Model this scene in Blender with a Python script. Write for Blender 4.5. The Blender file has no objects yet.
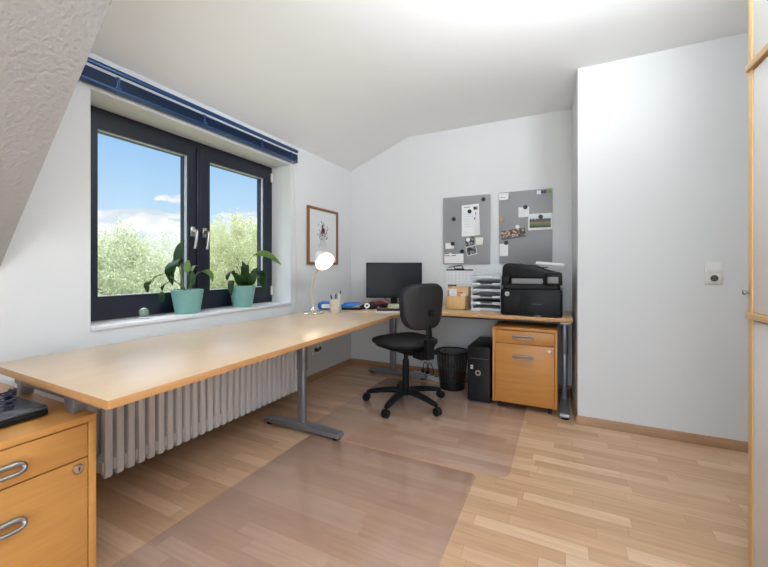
import bpy, bmesh, math, random
from mathutils import Vector, Matrix
import numpy as np
R = math.radians
SC = bpy.context.scene
COL = SC.collection
random.seed(7)

# ------------------------------------------------------------------ camera, world, sun, large lights, exposure
cam_d = bpy.data.cameras.new('camera'); cam = bpy.data.objects.new('camera', cam_d); COL.objects.link(cam)
YAW = .4574
cam.location = (2.1310, -3.4942, 1.06)
cam.rotation_euler = (R(90), 0, YAW)
cam_d.sensor_width = 36.0; cam_d.lens = 36.0*362.94/768
cam_d.shift_y = -(283.5-268.69)/768
cam_d.clip_start = .02; cam_d.clip_end = 500
SC.camera = cam
SC.view_settings.view_transform = 'Standard'
SC.view_settings.look = 'None'
SC.view_settings.gamma = 1
SC.view_settings.use_curve_mapping = False
SC.view_settings.exposure = 0.1

W = bpy.data.worlds.new('sky'); SC.world = W; W.use_nodes = True
nt = W.node_tree; nt.nodes.clear()
def wn(t, **k):
    n = nt.nodes.new(t)
    for a, v in k.items(): setattr(n, a, v)
    return n
tc = wn('ShaderNodeTexCoord'); sep = wn('ShaderNodeSeparateXYZ'); nt.links.new(tc.outputs['Generated'], sep.inputs[0])
ramp = wn('ShaderNodeValToRGB'); nt.links.new(sep.outputs['Z'], ramp.inputs[0])
cr = ramp.color_ramp
cr.elements[0].position = 0.0; cr.elements[0].color = (.74, .84, .93, 1)
cr.elements[1].position = .6; cr.elements[1].color = (.13, .33, .74, 1)
e = cr.elements.new(.12); e.color = (.56, .76, .95, 1)
e = cr.elements.new(.32); e.color = (.28, .53, .90, 1)
mp = wn('ShaderNodeMapping'); mp.inputs['Scale'].default_value = (4.2, 4.2, 9.5); mp.inputs['Location'].default_value = (.35, .2, .1)
nt.links.new(tc.outputs['Generated'], mp.inputs[0])
noi = wn('ShaderNodeTexNoise'); noi.inputs['Scale'].default_value = 1.6; noi.inputs['Detail'].default_value = 7; noi.inputs['Roughness'].default_value = .55
nt.links.new(mp.outputs[0], noi.inputs['Vector'])
lowb = wn('ShaderNodeMapRange'); lowb.inputs['From Min'].default_value = .22; lowb.inputs['From Max'].default_value = .10
lowb.inputs['To Min'].default_value = -.16; lowb.inputs['To Max'].default_value = .10
nt.links.new(sep.outputs['Z'], lowb.inputs['Value'])
add = wn('ShaderNodeMath', operation='ADD'); nt.links.new(noi.outputs['Fac'], add.inputs[0]); nt.links.new(lowb.outputs[0], add.inputs[1])
cl = wn('ShaderNodeMapRange'); cl.interpolation_type = 'SMOOTHSTEP'
cl.inputs['From Min'].default_value = .50; cl.inputs['From Max'].default_value = .56
nt.links.new(add.outputs[0], cl.inputs['Value'])
mixw = wn('ShaderNodeMix', data_type='RGBA'); nt.links.new(cl.outputs[0], mixw.inputs['Factor'])
nt.links.new(ramp.outputs[0], mixw.inputs['A'])
n2 = wn('ShaderNodeTexNoise'); n2.inputs['Scale'].default_value = 3.4; n2.inputs['Detail'].default_value = 5; nt.links.new(mp.outputs[0], n2.inputs['Vector'])
cc2 = wn('ShaderNodeMapRange'); cc2.inputs['From Min'].default_value = .38; cc2.inputs['From Max'].default_value = .58; nt.links.new(n2.outputs['Fac'], cc2.inputs['Value'])
ccm = wn('ShaderNodeMix', data_type='RGBA'); nt.links.new(cc2.outputs[0], ccm.inputs['Factor'])
ccm.inputs['A'].default_value = (.70, .77, .86, 1); ccm.inputs['B'].default_value = (1.0, 1.0, 1.0, 1)
nt.links.new(ccm.outputs['Result'], mixw.inputs['B'])
zen = wn('ShaderNodeMapRange'); zen.interpolation_type = 'SMOOTHSTEP'   # unseen upper sky, brightened to send more light into the room
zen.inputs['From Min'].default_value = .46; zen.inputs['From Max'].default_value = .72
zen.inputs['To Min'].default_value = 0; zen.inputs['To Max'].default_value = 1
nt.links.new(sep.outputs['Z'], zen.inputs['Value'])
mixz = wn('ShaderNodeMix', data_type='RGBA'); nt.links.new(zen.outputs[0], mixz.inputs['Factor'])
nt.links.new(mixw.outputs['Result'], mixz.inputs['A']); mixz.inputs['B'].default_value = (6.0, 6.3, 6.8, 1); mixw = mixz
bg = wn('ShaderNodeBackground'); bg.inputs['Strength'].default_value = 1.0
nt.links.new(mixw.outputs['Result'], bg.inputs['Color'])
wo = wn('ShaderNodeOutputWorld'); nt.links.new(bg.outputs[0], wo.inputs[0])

def lamp(name, typ, loc, energy, color=(1, 1, 1), rot=None, **k):
    d = bpy.data.lights.new(name, typ); d.energy = energy; d.color = color
    for a, v in k.items(): setattr(d, a, v)
    o = bpy.data.objects.new(name, d); COL.objects.link(o); o.location = loc
    if rot: o.rotation_euler = rot
    return o
sun = lamp('sun', 'SUN', (6, 2, 12), 2.4, (1, .96, .88), angle=R(.6))
sun.rotation_euler = Vector((-.72, -.22, -.66)).to_track_quat('-Z', 'Y').to_euler()
lamp('rear_fill', 'AREA', (2.4, -5.12, 1.1), 31, (.86, .93, 1), (R(90), 0, 0), shape='RECTANGLE', size=1.6, size_y=2.1)  # fill light added behind the camera to brighten the room
lamp('ceiling_fill_front', 'AREA', (2.35, -2.3, 1.93), 19, (.82, .91, 1), (R(180), 0, 0), shape='DISK', size=.4)  # unseen fill added above the frame, aimed up to brighten the ceiling
lamp('ceiling_fill_back', 'AREA', (2.6, -3.9, 1.7), 34, (.84, .92, 1), (R(180), 0, 0), shape='DISK', size=.4)  # second added fill, behind the camera, bounced off the ceiling
top_ = lamp('far_corner_fill', 'AREA', (2.95, -2.25, 2.26), 12.5, (.88, .94, 1), None, shape='RECTANGLE', size=.5, size_y=.2, spread=R(120))  # unseen fill added over the wardrobe for back wall and far ceiling
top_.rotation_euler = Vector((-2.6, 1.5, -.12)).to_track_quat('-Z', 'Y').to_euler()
pl_ = lamp('window_portal', 'AREA', (-.34, -1.76, 1.36), 1, (1, 1, 1), (0, R(-90), 0), shape='RECTANGLE', size=1.25, size_y=1.55)
pl_.data.cycles.is_portal = True

# ------------------------------------------------------------------ helpers
def tag(o, label=None, cat=None, group=None, kind=None):
    if label: o['label'] = label
    if cat: o['category'] = cat
    if group: o['group'] = group
    if kind: o['kind'] = kind
    return o
def thing(name, label, cat, loc=(0, 0, 0), rz=0, group=None, kind=None):
    o = bpy.data.objects.new(name, None); COL.objects.link(o); o.empty_display_size = .05
    o.location = loc; o.rotation_euler = (0, 0, rz)
    return tag(o, label, cat, group, kind)
def obj(name, bm, mats, parent=None, sharp=38):
    me = bpy.data.meshes.new(name)
    bmesh.ops.recalc_face_normals(bm, faces=bm.faces[:])
    for f in bm.faces: f.smooth = True
    bm.to_mesh(me); bm.free()
    if not isinstance(mats, (list, tuple)): mats = [mats]
    for m in mats: me.materials.append(m)
    me.set_sharp_from_angle(angle=R(sharp))
    o = bpy.data.objects.new(name, me); COL.objects.link(o)
    if parent is not None: o.parent = parent
    return o
def NB(): return bmesh.new()
def merge(bm, t, M=None, mi=0):
    if M is not None: bmesh.ops.transform(t, matrix=M, verts=t.verts[:])
    for f in t.faces: f.material_index = mi
    me = bpy.data.meshes.new('t'); t.to_mesh(me); t.free(); bm.from_mesh(me); bpy.data.meshes.remove(me)
    return bm
def box(bm, x0, x1, y0, y1, z0, z1, bev=0, seg=2, M=None, mi=0):
    t = bmesh.new(); bmesh.ops.create_cube(t, size=1)
    bmesh.ops.scale(t, vec=(abs(x1-x0), abs(y1-y0), abs(z1-z0)), verts=t.verts[:])
    bmesh.ops.translate(t, vec=((x0+x1)/2, (y0+y1)/2, (z0+z1)/2), verts=t.verts[:])
    if bev: bmesh.ops.bevel(t, geom=t.edges[:], offset=bev, segments=seg, profile=.5, affect='EDGES')
    return merge(bm, t, M, mi)
def prism(bm, pts, h0, h1, axis='Z', bev=0, M=None, mi=0, seg=2):
    """polygon pts (2-D) extruded along axis between h0 and h1"""
    t = bmesh.new()
    def v(p, h): return {'Z': (p[0], p[1], h), 'Y': (p[0], h, p[1]), 'X': (h, p[0], p[1])}[axis]
    a = [t.verts.new(v(p, h0)) for p in pts]; b = [t.verts.new(v(p, h1)) for p in pts]
    t.faces.new(a); t.faces.new(b[::-1]); n = len(pts)
    for i in range(n): t.faces.new((a[i], b[i], b[(i+1) % n], a[(i+1) % n]))
    bmesh.ops.recalc_face_normals(t, faces=t.faces[:])
    if bev: bmesh.ops.bevel(t, geom=t.edges[:], offset=bev, segments=seg, profile=.5, affect='EDGES')
    return merge(bm, t, M, mi)
def rrect(x0, x1, y0, y1, r, n=6):
    out = []
    for cx, cy, a0 in ((x1-r, y1-r, 0), (x0+r, y1-r, 90), (x0+r, y0+r, 180), (x1-r, y0+r, 270)):
        for k in range(n+1):
            a = R(a0+90*k/n); out.append((cx+r*math.cos(a), cy+r*math.sin(a)))
    return out
def lathe(bm, prof, seg=32, M=None, mi=0):
    """prof: list of (r,z); r=0 closes"""
    t = bmesh.new(); rings = []
    for r, z in prof:
        if r < 1e-6: rings.append([t.verts.new((0, 0, z))])
        else: rings.append([t.verts.new((r*math.cos(2*math.pi*k/seg), r*math.sin(2*math.pi*k/seg), z)) for k in range(seg)])
    for a, b in zip(rings, rings[1:]):
        for k in range(seg):
            k2 = (k+1) % seg
            if len(a) == 1 and len(b) == 1: continue
            if len(a) == 1: t.faces.new((a[0], b[k], b[k2]))
            elif len(b) == 1: t.faces.new((a[k], a[k2], b[0]))
            else: t.faces.new((a[k], a[k2], b[k2], b[k]))
    return merge(bm, t, M, mi)
def tube(bm, pts, r, seg=10, M=None, mi=0, flat=None):
    """r number or list; rings along pts, closed ends"""
    t = bmesh.new(); pts = [Vector(p) for p in pts]; n = len(pts); rings = []
    up = Vector((0, 0, 1)); prevx = None
    for i, p in enumerate(pts):
        d = (pts[min(i+1, n-1)]-pts[max(i-1, 0)]).normalized()
        if prevx is None:
            ref = up if abs(d.z) < .95 else Vector((1, 0, 0))
            x = d.cross(ref).normalized()
        else:
            x = (prevx-d*prevx.dot(d)).normalized()
        prevx = x; y = d.cross(x).normalized()
        rr = r[i] if isinstance(r, (list, tuple)) else r
        fx, fy = flat if flat else (1, 1)
        rings.append([t.verts.new(p+x*(rr*fx*math.cos(2*math.pi*k/seg))+y*(rr*fy*math.sin(2*math.pi*k/seg))) for k in range(seg)])
    for a, b in zip(rings, rings[1:]):
        for k in range(seg): t.faces.new((a[k], a[(k+1) % seg], b[(k+1) % seg], b[k]))
    t.faces.new(rings[0]); t.faces.new(rings[-1][::-1])
    return merge(bm, t, M, mi)
def smooth_path(pts, n=8):
    """Catmull-Rom"""
    P = [Vector(p) for p in pts]; P = [P[0]*2-P[1]]+P+[P[-1]*2-P[-2]]; out = []
    for i in range(1, len(P)-2):
        for k in range(n):
            s = k/n
            out.append(.5*((2*P[i])+(P[i+1]-P[i-1])*s+(2*P[i-1]-5*P[i]+4*P[i+1]-P[i+2])*s*s+(3*P[i]-P[i-1]-3*P[i+1]+P[i+2])*s**3))
    out.append(P[-2]); return out
def T(x=0, y=0, z=0): return Matrix.Translation((x, y, z))
def RX(a): return Matrix.Rotation(R(a), 4, 'X')
def RY(a): return Matrix.Rotation(R(a), 4, 'Y')
def RZ(a): return Matrix.Rotation(R(a), 4, 'Z')
def blob(bm, rx, ry, rz, M=None, mi=0, p=2.6, nu=40, nv=20):
    """superellipsoid"""
    t = bmesh.new()
    def sg(v, e): return math.copysign(abs(v)**e, v)
    e = 2/p; rows = []
    for j in range(nv+1):
        ph = -math.pi/2+math.pi*j/nv
        if j in (0, nv): rows.append([t.verts.new((0, 0, rz*(-1 if j == 0 else 1)))]); continue
        cz = sg(math.cos(ph), e); z = rz*sg(math.sin(ph), e)
        rows.append([t.verts.new((rx*cz*sg(math.cos(2*math.pi*k/nu), e), ry*cz*sg(math.sin(2*math.pi*k/nu), e), z)) for k in range(nu)])
    for a, b in zip(rows, rows[1:]):
        for k in range(nu):
            k2 = (k+1) % nu
            if len(a) == 1: t.faces.new((a[0], b[k2], b[k]))
            elif len(b) == 1: t.faces.new((a[k], a[k2], b[0]))
            else: t.faces.new((a[k], a[k2], b[k2], b[k]))
    return merge(bm, t, M, mi)
def text_bm(s, size, depth=.0006, M=None, shear=0):
    cu = bpy.data.curves.new('t', 'FONT'); cu.body = s; cu.size = size; cu.extrude = depth; cu.align_x = 'CENTER'; cu.align_y = 'CENTER'; cu.shear = shear
    cu.resolution_u = 3
    o = bpy.data.objects.new('t', cu); COL.objects.link(o)
    dg = bpy.context.evaluated_depsgraph_get(); me = bpy.data.meshes.new_from_object(o.evaluated_get(dg))
    bpy.data.objects.remove(o); bpy.data.curves.remove(cu)
    bm = bmesh.new(); bm.from_mesh(me); bpy.data.meshes.remove(me)
    if M is not None: bmesh.ops.transform(bm, matrix=M, verts=bm.verts[:])
    return bm

# ------------------------------------------------------------------ materials
def lin(r, g, b):
    f = lambda v: (v/255/12.92) if v/255 <= .04045 else ((v/255+.055)/1.055)**2.4
    return (f(r), f(g), f(b), 1)
class Mat:
    def __init__(s, name):
        s.m = bpy.data.materials.new(name); s.m.use_nodes = True; s.t = s.m.node_tree; s.b = s.t.nodes['Principled BSDF']
    def n(s, typ, ins=None, **k):
        n = s.t.nodes.new(typ)
        for a, v in k.items(): setattr(n, a, v)
        for a, v in (ins or {}).items():
            if hasattr(v, 'is_output'): s.t.links.new(v, n.inputs[a])
            else: n.inputs[a].default_value = v
        return n
    def link(s, a, b): s.t.links.new(a, b)
    def set(s, **k):
        for a, v in k.items(): s.b.inputs[a.replace('_', ' ')].default_value = v
def plain(name, col, rough=.5, metal=0, noise=.06, nscale=40, bump=0, bscale=200, spec=.5, coat=0):
    M = Mat(name); col = col if len(col) == 4 else (*col, 1)
    tcn = M.n('ShaderNodeTexCoord')
    nz = M.n('ShaderNodeTexNoise', {'Vector': tcn.outputs['Object'], 'Scale': nscale, 'Detail': 3.0})
    dk = tuple(c*(1-noise) for c in col[:3])+(1,); lt = tuple(min(1, c*(1+noise)) for c in col[:3])+(1,)
    mx = M.n('ShaderNodeMix', {'Factor': nz.outputs['Fac'], 'A': dk, 'B': lt}, data_type='RGBA')
    M.link(mx.outputs['Result'], M.b.inputs['Base Color'])
    M.set(Roughness=rough, Metallic=metal, Specular_IOR_Level=spec, Coat_Weight=coat)
    if bump:
        bn = M.n('ShaderNodeTexNoise', {'Vector': tcn.outputs['Object'], 'Scale': float(bscale), 'Detail': 4.0})
        bp = M.n('ShaderNodeBump', {'Height': bn.outputs['Fac'], 'Strength': bump, 'Distance': .01})
        M.link(bp.outputs[0], M.b.inputs['Normal'])
    return M.m
def wood(name, c1, c2, axis='X', rough=.4, scale=1.0, coat=0, stretch=14):
    M = Mat(name); tcn = M.n('ShaderNodeTexCoord')
    s = {'X': (1, stretch, stretch), 'Y': (stretch, 1, stretch), 'Z': (stretch, stretch, 1)}[axis]
    mpn = M.n('ShaderNodeMapping', {'Vector': tcn.outputs['Object'], 'Scale': tuple(v*scale for v in s)})
    nz = M.n('ShaderNodeTexNoise', {'Vector': mpn.outputs[0], 'Scale': 3.0, 'Detail': 6.0, 'Roughness': .6, 'Distortion': .3})
    nf = M.n('ShaderNodeTexNoise', {'Vector': mpn.outputs[0], 'Scale': 22.0, 'Detail': 3.0})
    ad = M.n('ShaderNodeMix', {'Factor': .3, 'A': nz.outputs['Fac'], 'B': nf.outputs['Fac']}, data_type='FLOAT')
    rp = M.n('ShaderNodeMapRange', {'Value': ad.outputs['Result'], 'From Min': .32, 'From Max': .68})
    mx = M.n('ShaderNodeMix', {'Factor': rp.outputs[0], 'A': c1, 'B': c2}, data_type='RGBA')
    M.link(mx.outputs['Result'], M.b.inputs['Base Color']); M.set(Roughness=rough, Coat_Weight=coat, Coat_Roughness=.3)
    return M.m

m_wall = plain('wall_paint', lin(224, 225, 225), .9, noise=.01, nscale=6, bump=.12, bscale=160, spec=.2)
m_ceil = plain('ceiling_paint', lin(243, 243, 242), .92, noise=.01, nscale=5, bump=.05, bscale=120, spec=.2)
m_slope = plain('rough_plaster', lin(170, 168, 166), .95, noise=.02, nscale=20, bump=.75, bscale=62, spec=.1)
m_base = wood('baseboard_wood', lin(160, 122, 90), lin(180, 142, 110), 'X', .45)
m_base_y = wood('baseboard_wood_side', lin(160, 122, 90), lin(180, 142, 110), 'Y', .45)
m_white = plain('white_lacquer', lin(235, 235, 233), .35, noise=.01)
m_rad = plain('radiator_enamel', lin(246, 244, 243), .35, noise=.02)
m_frame = plain('anthracite_frame', lin(24, 30, 44), .36, noise=.08, nscale=20)
m_bead = plain('glazing_bead', lin(190, 196, 204), .4)  # pale colour stands in for light reflected off the bead sides
m_sill = plain('sill_marble', lin(226, 226, 228), .22, noise=.05, nscale=14)
m_top = wood('desk_top_beech', lin(216, 186, 150), lin(226, 198, 164), 'Y', .30, coat=.4)
m_topx = wood('desk_top_beech_back', lin(212, 176, 132), lin(222, 188, 146), 'X', .32, coat=.3)
m_edge = wood('desk_edge_beech', lin(188, 138, 86), lin(200, 150, 98), 'Y', .4)
m_cabx = wood('cabinet_beech', lin(182, 120, 54), lin(198, 138, 68), 'X', .38, coat=.15)
m_caby = wood('cabinet_beech_side', lin(192, 134, 68), lin(206, 150, 82), 'Y', .38, coat=.15)
m_ward = wood('wardrobe_beech', lin(214, 172, 116), lin(226, 186, 132), 'Z', .4)
m_gap = plain('dark_gap', lin(52, 34, 20), .8)
m_steel = plain('silver_steel', lin(142, 143, 150), .38, metal=.65, noise=.04)
m_nickel = plain('brushed_nickel', lin(190, 186, 180), .28, metal=1, noise=.05)
m_handle = plain('satin_handle_metal', lin(150, 148, 146), .32, metal=.85, noise=.05)
m_chrome = plain('polished_chrome', lin(225, 222, 216), .12, metal=1, noise=.01)
m_blackp = plain('black_plastic', lin(22, 22, 24), .45, noise=.1, spec=.25)
m_blackg = plain('black_gloss_plastic', lin(12, 13, 16), .3, noise=.1, spec=.2)
m_blackf = plain('black_fabric', lin(34, 34, 37), .85, noise=.25, nscale=260, bump=.3, bscale=500)
m_blackb = plain('black_backrest_shell', lin(36, 36, 38), .55, noise=.08, bump=.1, bscale=400)
m_tower = plain('black_tower_steel', lin(10, 10, 11), .45, noise=.1, spec=.2)
m_navy = plain('navy_metal', lin(30, 66, 112), .35, metal=.25, noise=.1, nscale=25)
m_navyd = plain('dark_navy_metal', lin(20, 44, 80), .4, metal=.25, noise=.15, nscale=25)
m_cord = plain('white_cord', lin(225, 225, 222), .6)
m_teal = plain('teal_ceramic', lin(122, 168, 160), .45, noise=.05, nscale=18)
m_soil = plain('potting_soil', lin(50, 38, 28), .95, noise=.4, nscale=80, bump=.6, bscale=90)
m_leaf = plain('dark_green_leaf', lin(44, 84, 34), .38, noise=.3, nscale=30)
m_leafl = plain('light_green_leaf', lin(138, 168, 100), .42, noise=.2, nscale=30)
m_stem = plain('plant_stem', lin(110, 128, 72), .5, noise=.1)
m_screen = plain('monitor_screen', lin(28, 31, 38), .3, noise=.03, spec=.2)
m_board = plain('grey_steel_board', lin(150, 152, 153), .45, metal=.0, noise=.02)
m_paper = plain('white_paper', lin(236, 236, 236), .8, noise=.01)
m_cream = plain('cream_paper', lin(228, 226, 205), .8, noise=.01)
m_ink = plain('grey_ink', lin(96, 98, 104), .8, noise=.15, nscale=60)
m_inkb = plain('pale_blue_ink', lin(190, 202, 222), .8)
m_magnet = plain('black_magnet', lin(28, 28, 30), .4)
m_magw = plain('white_magnet', lin(235, 235, 232), .4)
m_mago = plain('orange_magnet', lin(222, 160, 30), .4)
m_redt = plain('red_print', lin(190, 60, 50), .7)
m_purple = plain('purple_print', lin(96, 56, 120), .6)
m_greenp = plain('green_print', lin(110, 150, 60), .6)
m_blue = plain('bright_blue_plastic', lin(24, 112, 196), .35, noise=.08)
m_dred = plain('dark_red_fabric', lin(112, 38, 44), .8, noise=.2, nscale=80)
m_pad = plain('pale_green_paper', lin(206, 214, 190), .8)
m_greyt = plain('light_grey_tray', lin(214, 216, 222), .4, noise=.03)
m_dgrey = plain('dark_grey_plastic', lin(74, 76, 80), .45, noise=.06)
m_mgrey = plain('mid_grey_plastic', lin(128, 128, 128), .45, noise=.06)
m_lid = plain('laptop_lid', lin(86, 90, 100), .25, metal=.5, noise=.1)
m_cable = plain('black_cable', lin(18, 20, 26), .45)
m_cableb = plain('blue_black_cable', lin(24, 40, 70), .4)
m_pframe = wood('picture_frame_wood', lin(124, 80, 44), lin(150, 100, 58), 'Z', .45)
m_cupm = plain('printed_cup', lin(206, 194, 178), .6, noise=.35, nscale=70)
m_ivory = plain('ivory_plastic', lin(226, 224, 216), .35, noise=.01)
m_hole = plain('socket_hole', lin(90, 86, 80), .6)
m_glassball = plain('grey_green_glass', lin(120, 136, 126), .12, noise=.3, nscale=50, coat=.6)
m_redled = plain('red_switch', lin(220, 50, 50), .4)
m_lensin = plain('shade_white', lin(245, 240, 228), .5)

# floor: three-strip laminate laid along X
def floor_mat():
    M = Mat('laminate_floor'); tcn = M.n('ShaderNodeTexCoord'); s = M.n('ShaderNodeSeparateXYZ', {0: tcn.outputs['Object']})
    def ma(op, a, b=0.0, c=None):
        n = M.n('ShaderNodeMath', operation=op)
        for i, v in enumerate((a, b)):
            if hasattr(v, 'is_output'): M.link(v, n.inputs[i])
            else: n.inputs[i].default_value = v
        return n.outputs[0]
    ry = ma('DIVIDE', s.outputs['Y'], .066); row = ma('FLOOR', ry); fy = ma('FRACT', ry)
    w1 = M.n('ShaderNodeTexWhiteNoise', {'W': row}, noise_dimensions='1D')
    xs = ma('ADD', ma('DIVIDE', s.outputs['X'], .42), ma('MULTIPLY', w1.outputs['Value'], 7.3)); colm = ma('FLOOR', xs); fx = ma('FRACT', xs)
    cmb = M.n('ShaderNodeCombineXYZ', {'X': row, 'Y': colm})
    w2 = M.n('ShaderNodeTexWhiteNoise', {'Vector': cmb.outputs[0]}, noise_dimensions='2D')
    off = M.n('ShaderNodeVectorMath', {0: w2.outputs['Color'], 1: (9, 9, 9)}, operation='MULTIPLY')
    vec = M.n('ShaderNodeVectorMath', {0: tcn.outputs['Object'], 1: off.outputs[0]}, operation='ADD')
    mpn = M.n('ShaderNodeMapping', {'Vector': vec.outputs[0], 'Scale': (1.6, 22, 22)})
    g = M.n('ShaderNodeTexNoise', {'Vector': mpn.outputs[0], 'Scale': 2.4, 'Detail': 6.0, 'Roughness': .6})
    rp = M.n('ShaderNodeValToRGB', {'Fac': w2.outputs['Value']})
    c = rp.color_ramp; c.elements[0].color = lin(200, 160, 125); c.elements[1].color = lin(224, 190, 158)
    ee = c.elements.new(.5); ee.color = lin(209, 170, 134)
    gr = M.n('ShaderNodeMapRange', {'Value': g.outputs['Fac'], 'From Min': .3, 'From Max': .7, 'To Min': .86, 'To Max': 1.08})
    mul = M.n('ShaderNodeVectorMath', {0: rp.outputs[0], 1: gr.outputs[0]}, operation='MULTIPLY')
    # seams every third strip are board joints; strip joints are faint
    sy = ma('GREATER_THAN', ma('ABSOLUTE', ma('SUBTRACT', fy, .5)), .485); sx = ma('GREATER_THAN', ma('ABSOLUTE', ma('SUBTRACT', fx, .5)), .497)
    seam = ma('MULTIPLY', ma('MAXIMUM', sx, sy), .22)
    mx = M.n('ShaderNodeMix', {'Factor': seam, 'A': mul.outputs[0], 'B': lin(110, 74, 46)}, data_type='RGBA')
    M.link(mx.outputs['Result'], M.b.inputs['Base Color']); M.set(Roughness=.36, Specular_IOR_Level=.45)
    return M.m
m_floor = floor_mat()
def clear_mat(name, tint, gloss_rough, base_refl, haze=0, hazecol=(1, 1, 1, 1)):
    M = Mat(name); t = M.t; t.nodes.remove(M.b); out = [n for n in t.nodes if n.type == 'OUTPUT_MATERIAL'][0]
    tr = M.n('ShaderNodeBsdfTransparent', {'Color': tint}); gl = M.n('ShaderNodeBsdfGlossy', {'Color': (1, 1, 1, 1), 'Roughness': gloss_rough})
    fr0 = M.n('ShaderNodeFresnel', {'IOR': base_refl}); gm = M.n('ShaderNodeNewGeometry'); sub = M.n('ShaderNodeMath', {0: 1.0, 1: gm.outputs['Backfacing']}, operation='SUBTRACT'); fr = M.n('ShaderNodeMath', {0: fr0.outputs[0], 1: sub.outputs[0]}, operation='MULTIPLY'); mx = M.n('ShaderNodeMixShader', {0: fr.outputs[0], 1: tr.outputs[0], 2: gl.outputs[0]})
    if haze:
        df = M.n('ShaderNodeBsdfDiffuse', {'Color': hazecol}); mx2 = M.n('ShaderNodeMixShader', {0: haze, 1: mx.outputs[0], 2: df.outputs[0]}); mx = mx2
    M.link(mx.outputs[0], out.inputs['Surface']); return M.m
m_glass = clear_mat('window_glass', (.97, .985, .98, 1), .0, 1.3)
m_pglass = clear_mat('picture_glass', (.98, .98, .98, 1), .02, 1.25)
m_mat = clear_mat('clear_vinyl', (.975, .96, .955, 1), .22, 1.7, .07, lin(214, 206, 214))
m_mesh = None
def mesh_mat():
    M = Mat('black_wire_mesh'); t = M.t; tcn = M.n('ShaderNodeTexCoord'); s = M.n('ShaderNodeSeparateXYZ', {0: tcn.outputs['Object']})
    at = M.n('ShaderNodeMath', operation='ARCTAN2'); M.link(s.outputs['Y'], at.inputs[0]); M.link(s.outputs['X'], at.inputs[1])
    def band(v, k):
        a = M.n('ShaderNodeMath', operation='MULTIPLY'); M.link(v, a.inputs[0]); a.inputs[1].default_value = k
        f = M.n('ShaderNodeMath', operation='FRACT'); M.link(a.outputs[0], f.inputs[0])
        g = M.n('ShaderNodeMath', operation='LESS_THAN'); M.link(f.outputs[0], g.inputs[0]); g.inputs[1].default_value = .42
        return g.outputs[0]
    mx = M.n('ShaderNodeMath', operation='MAXIMUM'); M.link(band(at.outputs[0], 38), mx.inputs[0]); M.link(band(s.outputs['Z'], 260), mx.inputs[1])
    M.link(mx.outputs[0], M.b.inputs['Alpha']); M.set(Base_Color=lin(24, 24, 26), Roughness=.45); return M.m
m_mesh = mesh_mat()
def emis(name, col, st):
    M = Mat(name); M.set(Base_Color=col, Emission_Color=col, Emission_Strength=st); return M.m
m_bulb = emis('lit_bulb', (1, .88, .70, 1), 9)

# ------------------------------------------------------------------ the room
H = 2.428; XR = 3.74; YR = -5.0; YE = -2.84
CHX = 2.2235; CHD = -.68
WY0, WY1, WZ0, WZ1 = -2.508, -1.0116, .747, 1.966
def struct(name, bm, m): return tag(obj(name, bm, m, sharp=30), kind='structure')
bm = NB(); box(bm, -.02, XR+.02, YR-.02, .02, -.12, 0); struct('floor', bm, m_floor)
bm = NB()
for a in ((YR-.2, WY0, -.15, 2.75), (WY1, .2, -.15, 2.75), (WY0, WY1, -.15, WZ0), (WY0, WY1, WZ1, 2.75)): box(bm, -.36, 0, *a)
bmesh.ops.remove_doubles(bm, verts=bm.verts[:], dist=1e-5)
struct('wall_left', bm, m_wall)
bm = NB(); box(bm, -.36, XR+.3, 0, .3, -.15, 2.75); struct('wall_back', bm, m_wall)
bm = NB(); prism(bm, [(CHX, CHD), (XR+.3, CHD), (XR+.3, .01), (CHX-.022, .01)], -.1, 2.6); struct('wall_chimney', bm, m_wall)
bm = NB(); box(bm, XR, XR+.3, YR-.2, .3, -.15, 2.75); struct('wall_right', bm, m_wall)
bm = NB()
for a in ((-.36, .8, -.15, 2.75), (3.2, XR+.3, -.15, 2.75), (.8, 3.2, -.15, .05), (.8, 3.2, 2.3, 2.75)): box(bm, a[0], a[1], YR-.3, YR, a[2], a[3])
struct('wall_rear', bm, m_wall)
bm = NB(); prism(bm, [(-.02, 2.141), (.69, H), (XR+.02, H), (XR+.02, H+.3), (-.02, H+.3)], YE-.001, .02, 'Y')
box(bm, .69, XR+.02, YR-.02, YE, H, H+.3)
struct('ceiling', bm, m_ceil)
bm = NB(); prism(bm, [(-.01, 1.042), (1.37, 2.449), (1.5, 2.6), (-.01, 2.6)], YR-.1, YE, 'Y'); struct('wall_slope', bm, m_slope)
# baseboards
def bprof(): return [(0, 0), (.016, 0), (.016, .006), (.013, .045), (.008, .055), (0, .057)]
bm = NB(); prism(bm, bprof(), YR, 0, 'Y'); struct('baseboard_left', bm, m_base_y)
bm = NB(); prism(bm, [(-p, q) for p, q in bprof()], 0.012, CHX-.012, 'X'); struct('baseboard_back', bm, m_base)
bm = NB(); prism(bm, [(-p, q) for p, q in bprof()], -.016, .668, 'Y', 0, T(CHX, CHD, 0) @ RZ(1.85)); struct('baseboard_chimney_side', bm, m_base_y)
bm = NB(); prism(bm, [(CHD-p, q) for p, q in bprof()], CHX-.0005, 3.12, 'X'); struct('baseboard_chimney', bm, m_base)

# window sill slab
bm = NB(); box(bm, -.215, .014, WY0+.001, WY1-.001, WZ0-.002, .767, .003); struct('trim_1', bm, m_sill)
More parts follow.
